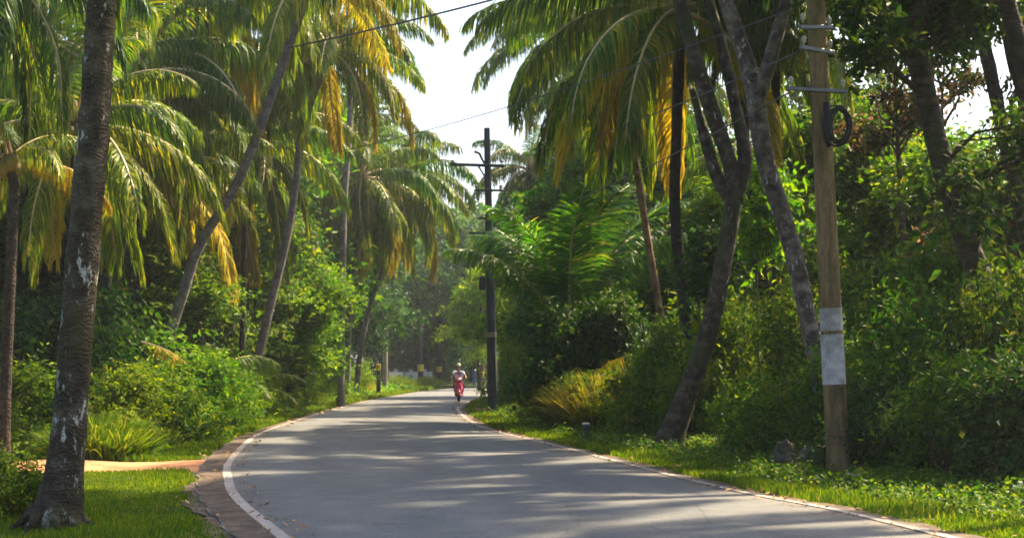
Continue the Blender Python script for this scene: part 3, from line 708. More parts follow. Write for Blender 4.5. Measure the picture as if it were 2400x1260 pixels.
def young_palm(label, px, Y, z, nf, scale, seed, pal, elevs=(80, 25), az0=None):
    x = GX(px, Y); gz = h1(x, Y)
    root = thing('young_palm', (x, Y, gz), label, 'palm tree', 'young palms in the undergrowth')
    palm_trunk([(0, 0, -.05), (0.02, 0, z*.5), (0, 0, z)], 0.16, 0.13, 'husk', root, seed, 1.2, 12, 9)
    crown(root, (0, 0, z), nf, scale, seed, PAL[pal], 0, elevs, az0)
young_palm('young palm with upright fronds behind the dark rounded bush on the right', 1338, 41, 2.6, 14, 1.05, 31, 'n', (88, 58), 0.2)
young_palm('young palm with low arching fronds at the foot of the pale curved palm', 585, 46, 0.8, 9, 0.5, 32, 'y', (65, 20), 3.0)
young_palm('low young palm in the bushes behind the forked grey trunks', 1560, 44, 0.6, 10, 0.7, 33, 'g', (75, 20), 1.0)
young_palm('young palm among the bushes right of the slanting trunk', 470, 41, 0.8, 9, 0.6, 34, 'y', (65, 15), 2.0)

# ------------------------------------------------------------------ broadleaf foliage
def leafcloud(puffs, n, size, seed, asp=0.5, fill=0.55, floor=None, spray=0.3):
    r = np.random.default_rng(seed)
    C = np.array([p[:3] for p in puffs], float); Rr = np.array([p[3] if len(p) == 4 else p[3:6] for p in puffs], dtype=object)
    R3 = np.array([(q, q, q) if np.isscalar(q) else tuple(q) for q in Rr], float)
    wgt = (R3.prod(1))**(2/3); wgt /= wgt.sum()
    # clumps (twigs) inside every puff
    per = 13; nc = n//per
    pi = r.choice(len(C), nc, p=wgt)
    d = r.standard_normal((nc, 3)); d /= np.linalg.norm(d, axis=1, keepdims=True)
    rad = (fill+(1.0-fill)*r.random(nc)**0.7)*(1+0.16*r.standard_normal(nc))
    cc = C[pi]+d*R3[pi]*rad[:, None]
    # each twig sprays outwards
    td = d+0.5*r.standard_normal((nc, 3))+np.array([0, 0, 0.15]); td /= np.linalg.norm(td, axis=1, keepdims=True)
    tl = size*spray*14*(0.5+r.random(nc))
    c = np.repeat(cc, per, 0); t = np.repeat(td, per, 0); u = np.tile(np.linspace(-0.5, 0.6, per), nc)[:, None]
    c = c+t*u*np.repeat(tl, per)[:, None]+r.normal(0, size*0.35, c.shape)
    side = r.standard_normal(c.shape); side -= t*(side*t).sum(1)[:, None]; side /= np.linalg.norm(side, axis=1, keepdims=True)
    ld = side+t*0.6+np.array([0, 0, -0.25]); ld /= np.linalg.norm(ld, axis=1, keepdims=True)
    up = np.array([0, 0, 1.0])+0.7*r.standard_normal(c.shape)+0.5*np.repeat(d, per, 0)
    wv = np.cross(ld, up); wv /= np.linalg.norm(wv, axis=1, keepdims=True)+1e-6
    nrm = np.cross(wv, ld)
    S = (size*(0.6+0.8*r.random(len(c))))[:, None]
    V = np.stack([c, c+ld*S*0.45+wv*S*asp*0.5+nrm*S*.06, c+ld*S-nrm*S*0.10, c+ld*S*0.45-wv*S*asp*0.5+nrm*S*.06], 1)
    if floor is not None:
        V = V[V[:, :, 2].min(1) > floor]
    k = np.arange(len(V))*4
    return V.reshape(-1, 3), np.stack([k, k+1, k+2, k+3], 1)

def puffs_dome(r, w, h, n, z0=0.0, psize=0.33, flat=1.0):
    out = []
    for k in range(n):
        a = r.random()*6.28; q = math.sqrt(r.random()); z = r.random()
        rr = (1-0.55*z**2)
        s = psize*(0.7+0.6*r.random())
        out.append((math.cos(a)*q*w/2*rr*0.85, math.sin(a)*q*w/2*rr*0.85, z0+h*(0.12+0.76*z), w/2*s, w/2*s, h*s*flat*0.75))
    return out

BUSH = {}
def bush_meshes(kind, var):
    """unit bush 2.4 m wide, 2 m high"""
    if (kind, var) in BUSH: return BUSH[(kind, var)]
    r = random.Random(500+var*31+len(kind)); pf = puffs_dome(r, 2.5, 2.0, 15, 0, 0.34)
    size = {0: 0.125, 1: 0.10, 2: 0.14}[var % 3]
    nl = {0: 7000, 1: 9500, 2: 6500}[var % 3]
    V, Q = leafcloud(pf, nl, size, 900+var, 0.5 if var % 3 else 0.38, 0.45, -0.05)
    f = mesh_np('foliage', V, [Q], [M[kind]])
    mb = MB()
    for k, p in enumerate(pf[:11]):
        a = r.random()*6.28
        b = Vector((math.cos(a)*.2, math.sin(a)*.2, -0.05)); e = Vector(p[:3]); m_ = b.lerp(e, .5)+Vector((r.uniform(-.15, .15), r.uniform(-.15, .15), .1))
        mb.tube([b, m_, e, e+(e-m_)*0.4], [0.028, 0.02, 0.012, 0.004], 5, 0, False, 0, k)
    BUSH[(kind, var)] = (f, mb.mesh('stem', [M['twig']])); return BUSH[(kind, var)]

def bush(label, px, Y, w, h, kind, var, group, yaw=None, dz=0):
    x = GX(px, Y); f, st = bush_meshes(kind, var)
    root = thing('bush', (x, Y, h1(x, Y)+dz), label, 'bush', group, (px*0.37) % 6.28 if yaw is None else yaw)
    for nm, me in (('foliage', f), ('stem', st)):
        o = link(bpy.data.objects.new(nm, me), root); o.scale = (w/2.5, w/2.5, h/2.0)

BL = 'bushes lining the left side of the road'; BR = 'bushes lining the right side of the road'
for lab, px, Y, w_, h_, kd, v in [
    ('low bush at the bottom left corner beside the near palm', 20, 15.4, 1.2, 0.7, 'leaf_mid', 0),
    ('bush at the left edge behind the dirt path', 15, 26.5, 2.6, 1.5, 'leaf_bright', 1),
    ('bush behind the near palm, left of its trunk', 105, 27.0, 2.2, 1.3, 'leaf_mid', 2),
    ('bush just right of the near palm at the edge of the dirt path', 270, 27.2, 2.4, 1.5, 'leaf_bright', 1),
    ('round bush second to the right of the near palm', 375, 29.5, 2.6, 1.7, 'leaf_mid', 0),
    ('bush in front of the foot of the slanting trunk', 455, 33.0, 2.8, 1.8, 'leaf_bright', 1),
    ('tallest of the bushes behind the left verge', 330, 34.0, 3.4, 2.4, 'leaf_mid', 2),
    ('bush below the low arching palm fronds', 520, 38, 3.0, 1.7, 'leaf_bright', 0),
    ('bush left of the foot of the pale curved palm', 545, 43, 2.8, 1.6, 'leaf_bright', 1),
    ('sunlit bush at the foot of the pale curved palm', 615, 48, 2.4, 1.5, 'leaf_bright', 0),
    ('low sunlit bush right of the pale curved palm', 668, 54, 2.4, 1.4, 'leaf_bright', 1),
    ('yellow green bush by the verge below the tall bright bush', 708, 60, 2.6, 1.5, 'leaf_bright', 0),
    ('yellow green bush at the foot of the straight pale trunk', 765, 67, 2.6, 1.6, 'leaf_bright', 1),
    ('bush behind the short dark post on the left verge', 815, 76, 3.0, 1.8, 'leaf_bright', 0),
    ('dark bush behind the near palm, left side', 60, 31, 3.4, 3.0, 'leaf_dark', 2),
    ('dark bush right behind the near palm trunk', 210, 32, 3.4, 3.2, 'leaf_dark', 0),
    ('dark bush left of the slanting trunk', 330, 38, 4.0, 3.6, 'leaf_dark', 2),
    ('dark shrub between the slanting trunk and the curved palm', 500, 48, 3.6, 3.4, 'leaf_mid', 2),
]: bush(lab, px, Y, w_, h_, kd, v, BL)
for lab, px, Y, w_, h_, kd, v in [
    ('bush right of the dark steel pole', 1235, 51.5, 2.2, 1.5, 'leaf_mid', 1),
    ('low bush in front of the dark rounded tree', 1300, 42, 2.4, 1.3, 'leaf_mid', 0),
    ('bush behind the short stone post', 1375, 35.5, 2.2, 1.3, 'leaf_mid', 1),
    ('bush left of the foot of the leaning dark trunk', 1490, 33, 2.2, 1.6, 'leaf_mid', 2),
    ('bush behind the foot of the leaning dark trunk', 1580, 32, 2.4, 2.3, 'leaf_mid', 0),
    ('sunlit bush right of the leaning dark trunk', 1700, 30.5, 2.8, 2.6, 'leaf_bright', 1),
    ('bush low between the leaning trunk and the brown pole', 1760, 27.0, 1.7, 1.4, 'leaf_mid', 0),
    ('green bush right behind the foot of the forked grey tree', 1850, 26.8, 2.8, 2.5, 'leaf_mid', 1),
    ('low bush just left of the brown pole', 1815, 23.6, 1.7, 1.2, 'leaf_mid', 2),
    ('bush right behind the brown pole', 1990, 23.4, 2.2, 2.0, 'leaf_mid', 0),
    ('low dark bush at the right of the brown pole foot', 2075, 21.4, 1.9, 1.4, 'leaf_dark', 1),
    ('large bush second to the right of the brown pole', 2150, 22.6, 2.6, 2.5, 'leaf_mid', 1),
    ('wide dark green bush near the right edge at the verge', 2240, 20.2, 2.1, 1.7, 'leaf_mid', 0),
    ('dark bush in the bottom right corner', 2370, 18.9, 2.0, 1.7, 'leaf_dark', 2),
    ('tall bush at the right edge behind the corner bush', 2350, 21.6, 2.6, 2.9, 'leaf_mid', 0),
    ('tall bush behind the brown pole', 2050, 26.5, 3.0, 3.0, 'leaf_mid', 1),
    ('tall leafy bush at mid height on the right', 2200, 25.5, 3.0, 3.4, 'leaf_mid', 2),
    ('bush beyond the forked grey tree', 1780, 33, 3.2, 3.0, 'leaf_bright', 0),
    ('bush beyond the leaning dark trunk', 1640, 38, 3.4, 3.0, 'leaf_mid', 2),
    ('bush with yellow tips behind the golden grass', 1500, 38, 2.6, 2.0, 'leaf_bright', 1),
    ('sunlit bush between the steel pole and the dark rounded tree', 1200, 62, 2.6, 3.6, 'leaf_bright', 0),
    ('bush with a pinkish glow put into its leaf colour, far behind the right hand undergrowth', 2320, 28, 3.6, 4.2, 'leaf_russet', 1),
]: bush(lab, px, Y, w_, h_, kd, v, BR)

# ------------------------------------------------------------------ broadleaf trees
def tree_parts(root, trunk_tubes, puffs, nleaf, size, kind, bark, seed, asp=0.5, fill=0.5, branches=True, floor=None, spray=0.3):
    mb = MB(); r = random.Random(seed)
    for pts, rad in trunk_tubes:
        k = 40; p = catmull(pts, k); rr = np.interp(np.linspace(0, 1, k), np.linspace(0, 1, len(rad)), rad)
        mb.tube(p, rr, 12, 0, True, 0.04, seed)
    allp = np.concatenate([catmull(pts, 30)[8 if i_ == 0 else 0:] for i_, (pts, _) in enumerate(trunk_tubes)])
    if branches:
        for p in puffs:
            c = np.array(p[:3]); dd = np.linalg.norm(allp-c, axis=1)+1.2*np.maximum(allp[:, 2]-c[2]+0.5, 0); e = allp[dd.argmin()]
            m_ = (e+c)/2+np.array([r.uniform(-.3, .3), r.uniform(-.3, .3), r.uniform(0, .3)])
            L = np.linalg.norm(c-e)
            mb.tube([e, m_, c, c+(c-m_)*0.5], [0.02+0.012*L, 0.016+0.006*L, 0.012, 0.005], 6, 0, False)
    mb.build('trunk', M[bark], root, smooth=True)
    V, Q = leafcloud(puffs, nleaf, size, seed, asp, fill, floor, spray)
    link(bpy.data.objects.new('crown', mesh_np('crown', V, [Q], [M[kind]])), root)

# generic forest tree, four shapes, 10 m tall
TREE = {}
def tree_mesh(kind, var):
    key = (kind, var)
    if key in TREE: return TREE[key]
    r = random.Random(40+var); pf = []
    for k in range(20):
        z = r.uniform(0.30, 0.93); w_ = 2.3*math.sin(math.pi*min(1, (z-0.12)*1.05))**0.6
        a = r.random()*6.28; q = r.uniform(0.3, 1)*w_
        s = r.uniform(0.8, 1.35)
        pf.append((math.cos(a)*q, math.sin(a)*q, z*10, s*1.05, s*1.05, s*0.75))
    root = bpy.data.objects.new('tmp', None)
    mb = MB(); tr = catmull([(0, 0, -.1), (r.uniform(-.3, .3), r.uniform(-.3, .3), 3), (r.uniform(-.5, .5), r.uniform(-.5, .5), 6), (r.uniform(-.6, .6), r.uniform(-.6, .6), 9)], 24)
    mb.tube(tr, np.linspace(0.2, 0.04, 24), 9, 0, True, 0.05, var)
    for p in pf:
        c = np.array(p[:3]); i = min(23, max(4, int((c[2]-1.2)/9*24))); e = tr[i]; m_ = (e+c)/2+np.array([0, 0, 0.2])
        mb.tube([e, m_, c], [0.06, 0.04, 0.012], 5, 0, False)
    tm = mb.mesh('trunk', [M['bark_dark']], True)
    V, Q = leafcloud(pf, 15000, 0.24, 60+var, 0.5, 0.45, None, 0.22)
    TREE[key] = (tm, mesh_np('crown', V, [Q], [M[kind]])); bpy.data.objects.remove(root)
    return TREE[key]
def ftree(label, px, Y, h, w_, kind, var, group, x=None, z0=None):
    x = GX(px, Y) if x is None else x; tm, cm = tree_mesh(kind, var)
    root = thing('broadleaf_tree', (x, Y, h1(x, Y)), label, 'tree', group, (px*0.53+Y) % 6.28)
    for nm, me in (('trunk', tm), ('crown', cm)):
        o = link(bpy.data.objects.new(nm, me), root); o.scale = (w_/5.2, w_/5.2, h/10)
TL = 'woodland trees behind the left hand palms'; TR_ = 'woodland trees behind the right hand bushes'; TF = 'hazy trees where the road bends out of sight'
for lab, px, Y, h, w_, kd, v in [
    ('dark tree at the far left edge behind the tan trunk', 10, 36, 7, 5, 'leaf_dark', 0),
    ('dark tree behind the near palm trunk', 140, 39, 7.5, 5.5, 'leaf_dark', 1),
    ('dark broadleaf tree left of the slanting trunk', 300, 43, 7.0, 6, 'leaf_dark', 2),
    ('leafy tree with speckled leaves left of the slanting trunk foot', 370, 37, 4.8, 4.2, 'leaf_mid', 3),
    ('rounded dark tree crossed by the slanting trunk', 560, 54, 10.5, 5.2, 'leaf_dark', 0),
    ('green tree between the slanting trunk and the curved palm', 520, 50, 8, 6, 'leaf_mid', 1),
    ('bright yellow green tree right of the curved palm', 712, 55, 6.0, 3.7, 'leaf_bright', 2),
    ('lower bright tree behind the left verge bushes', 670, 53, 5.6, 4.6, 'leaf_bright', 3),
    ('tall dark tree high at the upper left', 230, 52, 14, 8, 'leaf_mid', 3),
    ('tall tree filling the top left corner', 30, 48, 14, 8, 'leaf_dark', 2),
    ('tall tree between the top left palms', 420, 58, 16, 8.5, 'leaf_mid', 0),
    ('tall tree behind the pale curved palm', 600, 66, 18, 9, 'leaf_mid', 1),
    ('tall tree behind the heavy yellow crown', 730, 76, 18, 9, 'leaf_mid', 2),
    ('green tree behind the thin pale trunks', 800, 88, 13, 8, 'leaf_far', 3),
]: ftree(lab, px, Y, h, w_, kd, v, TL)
for lab, px, Y, h, w_, kd, v in [
    ('green tree right of the steel pole beyond the bend', 1225, 74, 9, 6, 'leaf_bright', 0),
    ('tree behind the upright young palm', 1330, 58, 9.5, 6.5, 'leaf_mid', 1),
    ('tree behind the tan palm trunk on the right', 1450, 56, 10, 6.5, 'leaf_mid', 2),
    ('tree between the straight dark palm and the forked grey tree', 1640, 48, 9, 5.5, 'leaf_dark', 3),
    ('tall tree high behind the straight dark palm', 1560, 68, 15, 8, 'leaf_mid', 0),
    ('tree with bright leaves between the grey trunks', 1790, 42, 7.5, 5, 'leaf_bright', 1),
    ('tree just right of the brown pole', 2040, 36, 7.5, 5, 'leaf_mid', 2),
    ('green tree below the sky gap at the upper right', 2180, 38, 7.0, 5.5, 'leaf_mid', 3),
    ('dark tree at the right edge', 2490, 29, 9.5, 3.4, 'leaf_dark', 0),
    ('green tree beside the dark right edge tree', 2300, 33, 6.2, 5, 'leaf_mid', 1),
    ('tall tree high behind the brown pole', 1940, 58, 13.5, 7, 'leaf_mid', 3),
    ('tall tree behind the arching green fronds', 1400, 78, 17, 9, 'leaf_far', 2),
]: ftree(lab, px, Y, h, w_, kd, v, TR_)
for lab, px, Y, h, w_, kd, v in [
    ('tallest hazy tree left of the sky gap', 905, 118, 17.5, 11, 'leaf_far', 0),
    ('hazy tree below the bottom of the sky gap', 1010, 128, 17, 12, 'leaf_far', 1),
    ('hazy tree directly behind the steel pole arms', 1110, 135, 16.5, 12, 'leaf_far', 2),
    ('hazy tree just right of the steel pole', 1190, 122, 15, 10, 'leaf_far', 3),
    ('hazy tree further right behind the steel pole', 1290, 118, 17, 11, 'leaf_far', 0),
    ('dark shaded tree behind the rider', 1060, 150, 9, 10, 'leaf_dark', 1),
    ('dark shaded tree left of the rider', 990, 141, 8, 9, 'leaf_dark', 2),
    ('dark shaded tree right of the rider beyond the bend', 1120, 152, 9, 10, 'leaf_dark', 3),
    ('small bright tree whose boughs reach left of the steel pole', 1125, 98, 8.6, 5.2, 'leaf_bright', 2),
]: ftree(lab, px, Y, h, w_, kd, v, TF)

# far woodland closing the view: leaves that nobody could count
def wood(name, label, line, hmin, hmax, depth, n, size, kind, seed):
    r = random.Random(seed); L = catmull([(*p, 0) for p in line], 60); pf = []
    for q in L:
        for k in range(5):
            h = r.uniform(hmin, hmax); z = r.uniform(0.5, 1)*h if k else 1.0
            s = r.uniform(1.6, 3.0)
            pf.append((q[0]+r.uniform(-1, 1)*depth, q[1]+r.uniform(-1, 1)*depth, max(z-s, 0.8) if k != 1 else h*0.3, s*1.2, s*1.2, s))
    V, Q = leafcloud(pf, n, size, seed, 0.6, 0.4, -0.2, 0.2)
    o = link(bpy.data.objects.new(name, mesh_np(name, V, [Q], [M[kind]]))); tag(o, label, None, None, 'stuff')
wood('woodland', 'shaded woodland closing the view on the left', [(-24, 18), (-26, 40), (-27, 70), (-24, 100), (-20, 130)], 8, 14, 4, 90000, 0.34, 'leaf_dark', 71)
wood('woodland', 'shaded woodland deep behind the right hand bushes', [(13, 22), (15, 36), (18, 56), (22, 80), (34, 104)], 3.5, 7.0, 2.2, 80000, 0.26, 'leaf_dark', 72)
wood('woodland', 'far hazy woodland beyond the bend', [(-30, 150), (-12, 160), (4, 166), (22, 160), (50, 160)], 12, 20, 6, 70000, 0.55, 'leaf_far', 73)
wood('woodland', 'dark woodland floor beyond the bend', [(-14, 128), (-6, 140), (4, 147), (16, 150), (34, 156)], 3, 7, 2.5, 40000, 0.34, 'leaf_dark', 74)

# dark rounded small tree by the right verge
x0, y0 = GX(1345, 37.5), 37.5
t = thing('rounded_tree', (x0, y0, h1(x0, y0)), 'dark green rounded small tree beside the verge, right of the steel pole', 'tree')
r = random.Random(5); pf = []
for k in range(16):
    a = r.random()*6.28; q = r.random()**.5*1.25; pf.append((math.cos(a)*q, math.sin(a)*q*.9, 1.55+r.uniform(0, 2.1)*(1-0.3*q/1.25), .56, .52, .45))
pf += [(-1.0, -.3, 1.2, .5, .5, .4), (-.75, .1, 1.0, .5, .5, .4), (0.9, 0, 2.6, .7, .6, .55), (1.35, 0, 2.9, .5, .5, .45)]
tree_parts(t, [([(0, 0, -.1), (.05, 0, .7), (0, .05, 1.5), (.1, 0, 2.4)], [.11, .09, .07, .03])], pf, 14000, 0.16, 'leaf_dark', 'bark_dark', 91, 0.5, 0.35)

# leaning dark tree on the right, splitting into pale upper stems
Yt = 28.0; b = P(1562, 1052, Yt); b.z = h1(b.x, b.y)
t = thing('leaning_tree', b, 'dark leaning tree right of the road, splitting high into grey stems', 'tree')
def rel(pp, Y, b, dy=0.0): 
    q = P(pp[0], pp[1], Y)-b; return (q.x, q.y+dy, q.z)
mainp = [(-.03, 0, -.15)]+[rel(p, Yt, b) for p in [(1582, 1000), (1618, 900), (1660, 780), (1690, 640), (1712, 520), (1724, 440)]]
sA = [rel((1724, 440), Yt, b)]+[rel(p, Yt, b, d) for p, d in [((1708, 370), .05), (((1668, 250)), .15), ((1632, 130), .2), ((1600, 10), .3), ((1570, -110), .4), ((1545, -230), .5)]]
sA2 = [rel((1722, 480), Yt, b, .05)]+[rel(p, Yt, b, d) for p, d in [((1688, 420), .2), ((1662, 330), .35), ((1628, 200), .4)]]
sB = [rel((1722, 470), Yt, b)]+[rel(p, Yt, b, d) for p, d in [((1748, 370), .1), ((1730, 250), .3), ((1702, 110), .4), ((1675, 0), .5), ((1640, -150), .5)]]
def cano(cx, cy, Y, b, wid, hei, n, s, seed):
    r = random.Random(seed); out = []
    for k in range(n):
        q = P(cx+r.uniform(-1, 1)*wid, cy+r.uniform(-1, 1)*hei, Y)-b; out.append((q.x, q.y+r.uniform(-1.5, 1.5), q.z, s*r.uniform(.7, 1.2), s*r.uniform(.7, 1.2), s*.6))
    return out
tree_parts(t, [(mainp, [.38, .25, .2, .18, .175, .17, .17]), (sA, [.16, .15, .16, .15, .13, .1, .05]), (sA2, [.13, .13, .12, .06]), (sB, [.17, .15, .12, .11, .09, .05])],
           cano(1590, -210, Yt, b, 150, 60, 12, .8, 3), 6000, 0.16, 'leaf_mid', 'bark_brown', 92)
# forked grey tree whose foot is behind the brown pole
Yt = 24.5; b = P(1945, 1050, Yt); b.z = h1(b.x, b.y)
t = thing('forked_tree', b, 'grey barked tree leaning left to a high fork, its foot behind the brown pole', 'tree')
mainp = [(0, 0, -.15)]+[rel(p, Yt, b) for p in [(1930, 940), (1912, 840), (1872, 640), (1840, 525), (1800, 400), (1780, 300), (1770, 230)]]
fA = [rel((1776, 270), Yt, b)]+[rel(p, Yt, b, d) for p, d in [((1758, 170), .05), ((1732, 80), .1), ((1705, 0), .15), ((1680, -90), .2), ((1650, -230), .3)]]
fB = [rel((1772, 250), Yt, b, -.02)]+[rel(p, Yt, b, d) for p, d in [((1800, 150), -.1), ((1828, 50), -.15), ((1845, -40), -.2), ((1870, -180), -.3)]]
tree_parts(t, [(mainp, [.24, .155, .15, .155, .16, .165, .165, .165]), (fA, [.15, .15, .14, .13, .10, .05]), (fB, [.12, .13, .11, .09, .04])],
           cano(1780, -230, Yt, b, 180, 60, 12, .8, 4), 6000, 0.16, 'leaf_mid', 'bark_grey', 93)
# short piece of leaning stem seen between the two
Yt = 33.0; b = P(1835, 900, Yt); b.z = h1(b.x, b.y)
t = thing('slender_tree', b, 'slender leaning tree seen between the leaning dark tree and the forked grey tree', 'tree')
tree_parts(t, [([(0, 0, -.1)]+[rel(p, Yt, b) for p in [(1815, 770), (1785, 640), (1760, 520), (1748, 400), (1745, 250), (1750, 60)]], [.2, .17, .17, .16, .14, .1, .05])],
           cano(1750, 40, Yt, b, 120, 110, 9, .8, 5), 6000, 0.17, 'leaf_mid', 'bark_dark', 94)
# dark tree at the far right with its crown over the corner
Yt = 22.5; b = P(2345, 900, Yt); b.z = h1(b.x, b.y)
t = thing('dark_tree', b, 'dark ivy clad tree at the far right, leaning left and forking near the top', 'tree')
mainp = [(0, 0, -.15)]+[rel(p, Yt, b) for p in [(2318, 740), (2285, 620), (2240, 490), (2200, 350), (2165, 200), (2140, 90)]]
fA = [rel((2146, 110), Yt, b)]+[rel(p, Yt, b, d) for p, d in [((2110, 30), .1), ((2075, -40), .2), ((2040, -140), .3)]]
fB = [rel((2142, 100), Yt, b)]+[rel(p, Yt, b, d) for p, d in [((2160, 10), -.1), ((2190, -80), -.2), ((2240, -170), -.3)]]
pf = cano(2120, -60, Yt, b, 200, 60, 9, .7, 6)+cano(2330, 20, Yt, b, 90, 100, 9, .62, 7)+cano(2040, 110, Yt, b, 80, 45, 5, .38, 8)+cano(2370, 330, Yt, b, 45, 120, 6, .42, 10)
pf += cano(2215, 470, Yt, b, 35, 90, 5, .3, 9)
tree_parts(t, [(mainp, [.26, .2, .19, .18, .17, .17, .18]), (fA, [.14, .12, .1, .05]), (fB, [.15, .12, .1, .05])], pf, 16000, 0.15, 'leaf_dark', 'bark_dark', 95, 0.5, 0.25)
for lab, pts, Y, rad in [('thin upright sapling just right of the brown pole', [(2140, 860), (2130, 700), (2115, 520), (2105, 350), (2098, 200)], 27, .07),
                         ('thin bare sapling near the right edge', [(2290, 860), (2262, 600), (2222, 420), (2208, 260), (2215, 120)], 30, .05)]:
    b = P(*pts[0], Y); b.z = h1(b.x, b.y); t = thing('sapling', b, lab, 'tree', 'thin saplings in the right hand woods')
    tree_parts(t, [([(0, 0, -.1)]+[rel(p, Y, b) for p in pts[1:]], [rad, rad*.9, rad*.8, rad*.6, .02])], cano(pts[-1][0], pts[-1][1], Y, b, 85, 110, 13, .34, 20), 2600, 0.13, 'leaf_russet', 'twig', 96)
# leafy sprays around the grey trunks and over the verge
for lab, px, py, Y, s, kd, n in [('bright green leafy climber hanging between the grey trunks', 1775, 500, 29.5, 0.36, 'leaf_bright', 5), ('dark climber behind the upper leaning trunk', 1640, 660, 30.5, 0.35, 'leaf_dark', 4)]:
    c = P(px, py, Y); t = thing('climber', (c.x, c.y, h1(c.x, c.y)), lab, 'climbing plant')
    r = random.Random(int(px)); pf = [(r.uniform(-.35, .35), r.uniform(-.3, .3), c.z-h1(c.x, c.y)+r.uniform(-.8, .8), .42*s/.5, .42*s/.5, .4*s/.5) for k in range(n)]
    tree_parts(t, [([(0.1, 0, -.1), (0.05, .05, 1.2), (0, 0, 2.2), (0, 0, c.z+.5)], [.03, .025, .02, .01])], pf, 2600, 0.17, kd, 'twig', int(px))

# golden grass mound by the right verge
def tussock(name, label, px, Y, w_, h, n, mat, seed, group=None):
    x = GX(px, Y); r = np.random.default_rng(seed); a = r.random(n)*6.28; q = r.random(n)**.6*w_/2
    b_ = np.stack([np.cos(a)*q, np.sin(a)*q, np.zeros(n)], 1)
    out = b_/(w_/2)*0.6+r.normal(0, .3, (n, 3)); out[:, 2] = 0
    H = h*(0.5+0.6*r.random(n))*(1.1-0.5*(q/(w_/2))**2); ph = r.random(n)*6.28; wv = np.stack([np.cos(ph), np.sin(ph), 0*ph], 1)*0.013
    m1 = b_+out*0.25*h+np.stack([0*H, 0*H, H*.6], 1); m2 = b_+out*0.6*h+np.stack([0*H, 0*H, H*.92], 1); tp = b_+out*1.0*h+np.stack([0*H, 0*H, H*.85], 1)
    V = np.stack([b_-wv, b_+wv, m1+wv, m1-wv, m2+wv*.6, m2-wv*.6, tp], 1).reshape(-1, 3); k = np.arange(n)*7
    o = link(bpy.data.objects.new(name, mesh_np(name, V, [np.stack([k, k+1, k+2, k+3], 1), np.stack([k+3, k+2, k+4, k+5], 1), np.stack([k+5, k+4, k+6], 1)], [mat])))
    o.location = (x, Y, h1(x, Y)-.03); tag(o, label, 'grass clump', group)
tussock('grass_clump', 'golden grass clump glowing behind the short stone post', 1430, 35.5, 2.3, 1.45, 5200, M['grass_gold'], 1)
tussock('grass_clump', 'olive grass clump left of the golden one', 1345, 37, 1.3, 1.0, 2400, M['grass'], 2)
tussock('grass_clump', 'tall green grass clump beside the near palm', 235, 25.4, 1.6, 0.8, 2600, M['grass'], 3)
tussock('grass_clump', 'golden grass clump at the left verge below the curved palm', 690, 56, 2.2, 0.9, 2400, M['grass'], 4)
tussock('grass_clump', 'pale grass clump in front of the left part of the limewashed wall', 935, 104, 2.2, 1.1, 1500, M['grass'], 6)
tussock('grass_clump', 'pale grass clump in front of the right part of the limewashed wall', 1000, 110, 2.0, 1.0, 1500, M['grass'], 7)
tussock('grass_clump', 'sunlit grass clump near the far posts', 812, 80, 2.4, 1.3, 2400, M['grass_gold'], 5)

for lab, px, py, Y, yaw, sc_ in [('dry fallen frond caught in the bushes above the golden grass', 1480, 830, 36, 2.7, .45), ('dry fallen frond lying in the shrubs left of the slanting trunk', 330, 800, 32, .4, .5)]:
    c = P(px, py, Y); o = link(bpy.data.objects.new('fallen_frond', frond_mesh(15, 1, 'frond_dry'))); o.location = c; o.rotation_euler = (.3, .5, yaw); o.scale = (sc_,)*3
    tag(o, lab, 'palm frond', 'dry fronds caught in the undergrowth')

# ------------------------------------------------------------------ poles and wires
def arm(mb, c, L, yaw=0.0, th=0.07, m=0, tilt=0.0):
    mb.box(c, (L, th, th), m, Matrix.Rotation(yaw, 3, 'Z') @ Matrix.Rotation(tilt, 3, 'Y'))
def insulator(parent, loc, s=1.0):
    mb = MB(); mb.tube([(0, 0, 0), (0, 0, .05), (0, 0, .06), (0, 0, .09), (0, 0, .10), (0, 0, .13), (0, 0, .15)], np.array([.015, .02, .045, .03, .05, .035, .012])*s, 10)
    mb.build('insulator', M['porcelain'], parent, smooth=True, loc=loc)
# brown concrete pole, right
Yp = 20.9; b = P(1966, 1115, Yp); gz = h1(b.x, b.y); b.z = gz
pole = thing('concrete_pole', b, 'brown concrete utility pole with a white painted band on the right verge', 'utility pole')
dx = (1912-1966)*Yp/F; lean = lambda z: dx*(z/7.0)
zs = np.linspace(-0.2, 8.6, 30); mb = MB(); mb.tube([(lean(z), 0, z) for z in zs], 0.172-0.0055*zs, 20, 0, True, 0.008, 3)
mb.build('shaft', M['pole_brown'], pole, smooth=True)
for z0, z1 in ((P(0, 900, Yp).z-gz, P(0, 783, Yp).z-gz), (P(0, 775, Yp).z-gz, P(0, 722, Yp).z-gz)):
    mb = MB(); zz = np.linspace(z0, z1, 10); r_ = np.random.default_rng(3)
    mb.tube([(lean(z), 0, z) for z in zz], 0.172-0.0055*zz+0.006, 28, 0, False, 0.006, 5)
    mb.build('painted_band', M['band'], pole, smooth=True)
for py, L, yaw, off, tilt in ((70, .62, 0.5, -.05, -.12), (123, .62, 0.5, -.05, .03), (216, .95, 0.25, -.08, 0), (-60, 1.3, .1, 0, 0)):
    z = P(0, py, Yp).z-gz; mb = MB(); arm(mb, (lean(z)+off, -.16, z), L, yaw, .06, 0, tilt); mb.build('crossarm', M['steel'], pole)
    for s in (-1, 1): insulator(pole, (lean(z)+off+s*(L/2-.06)*math.cos(yaw), -.16+s*(L/2-.06)*math.sin(yaw), z+.03), .8)
z = P(0, 300, Yp).z-gz; mb = MB(); rr = random.Random(2)
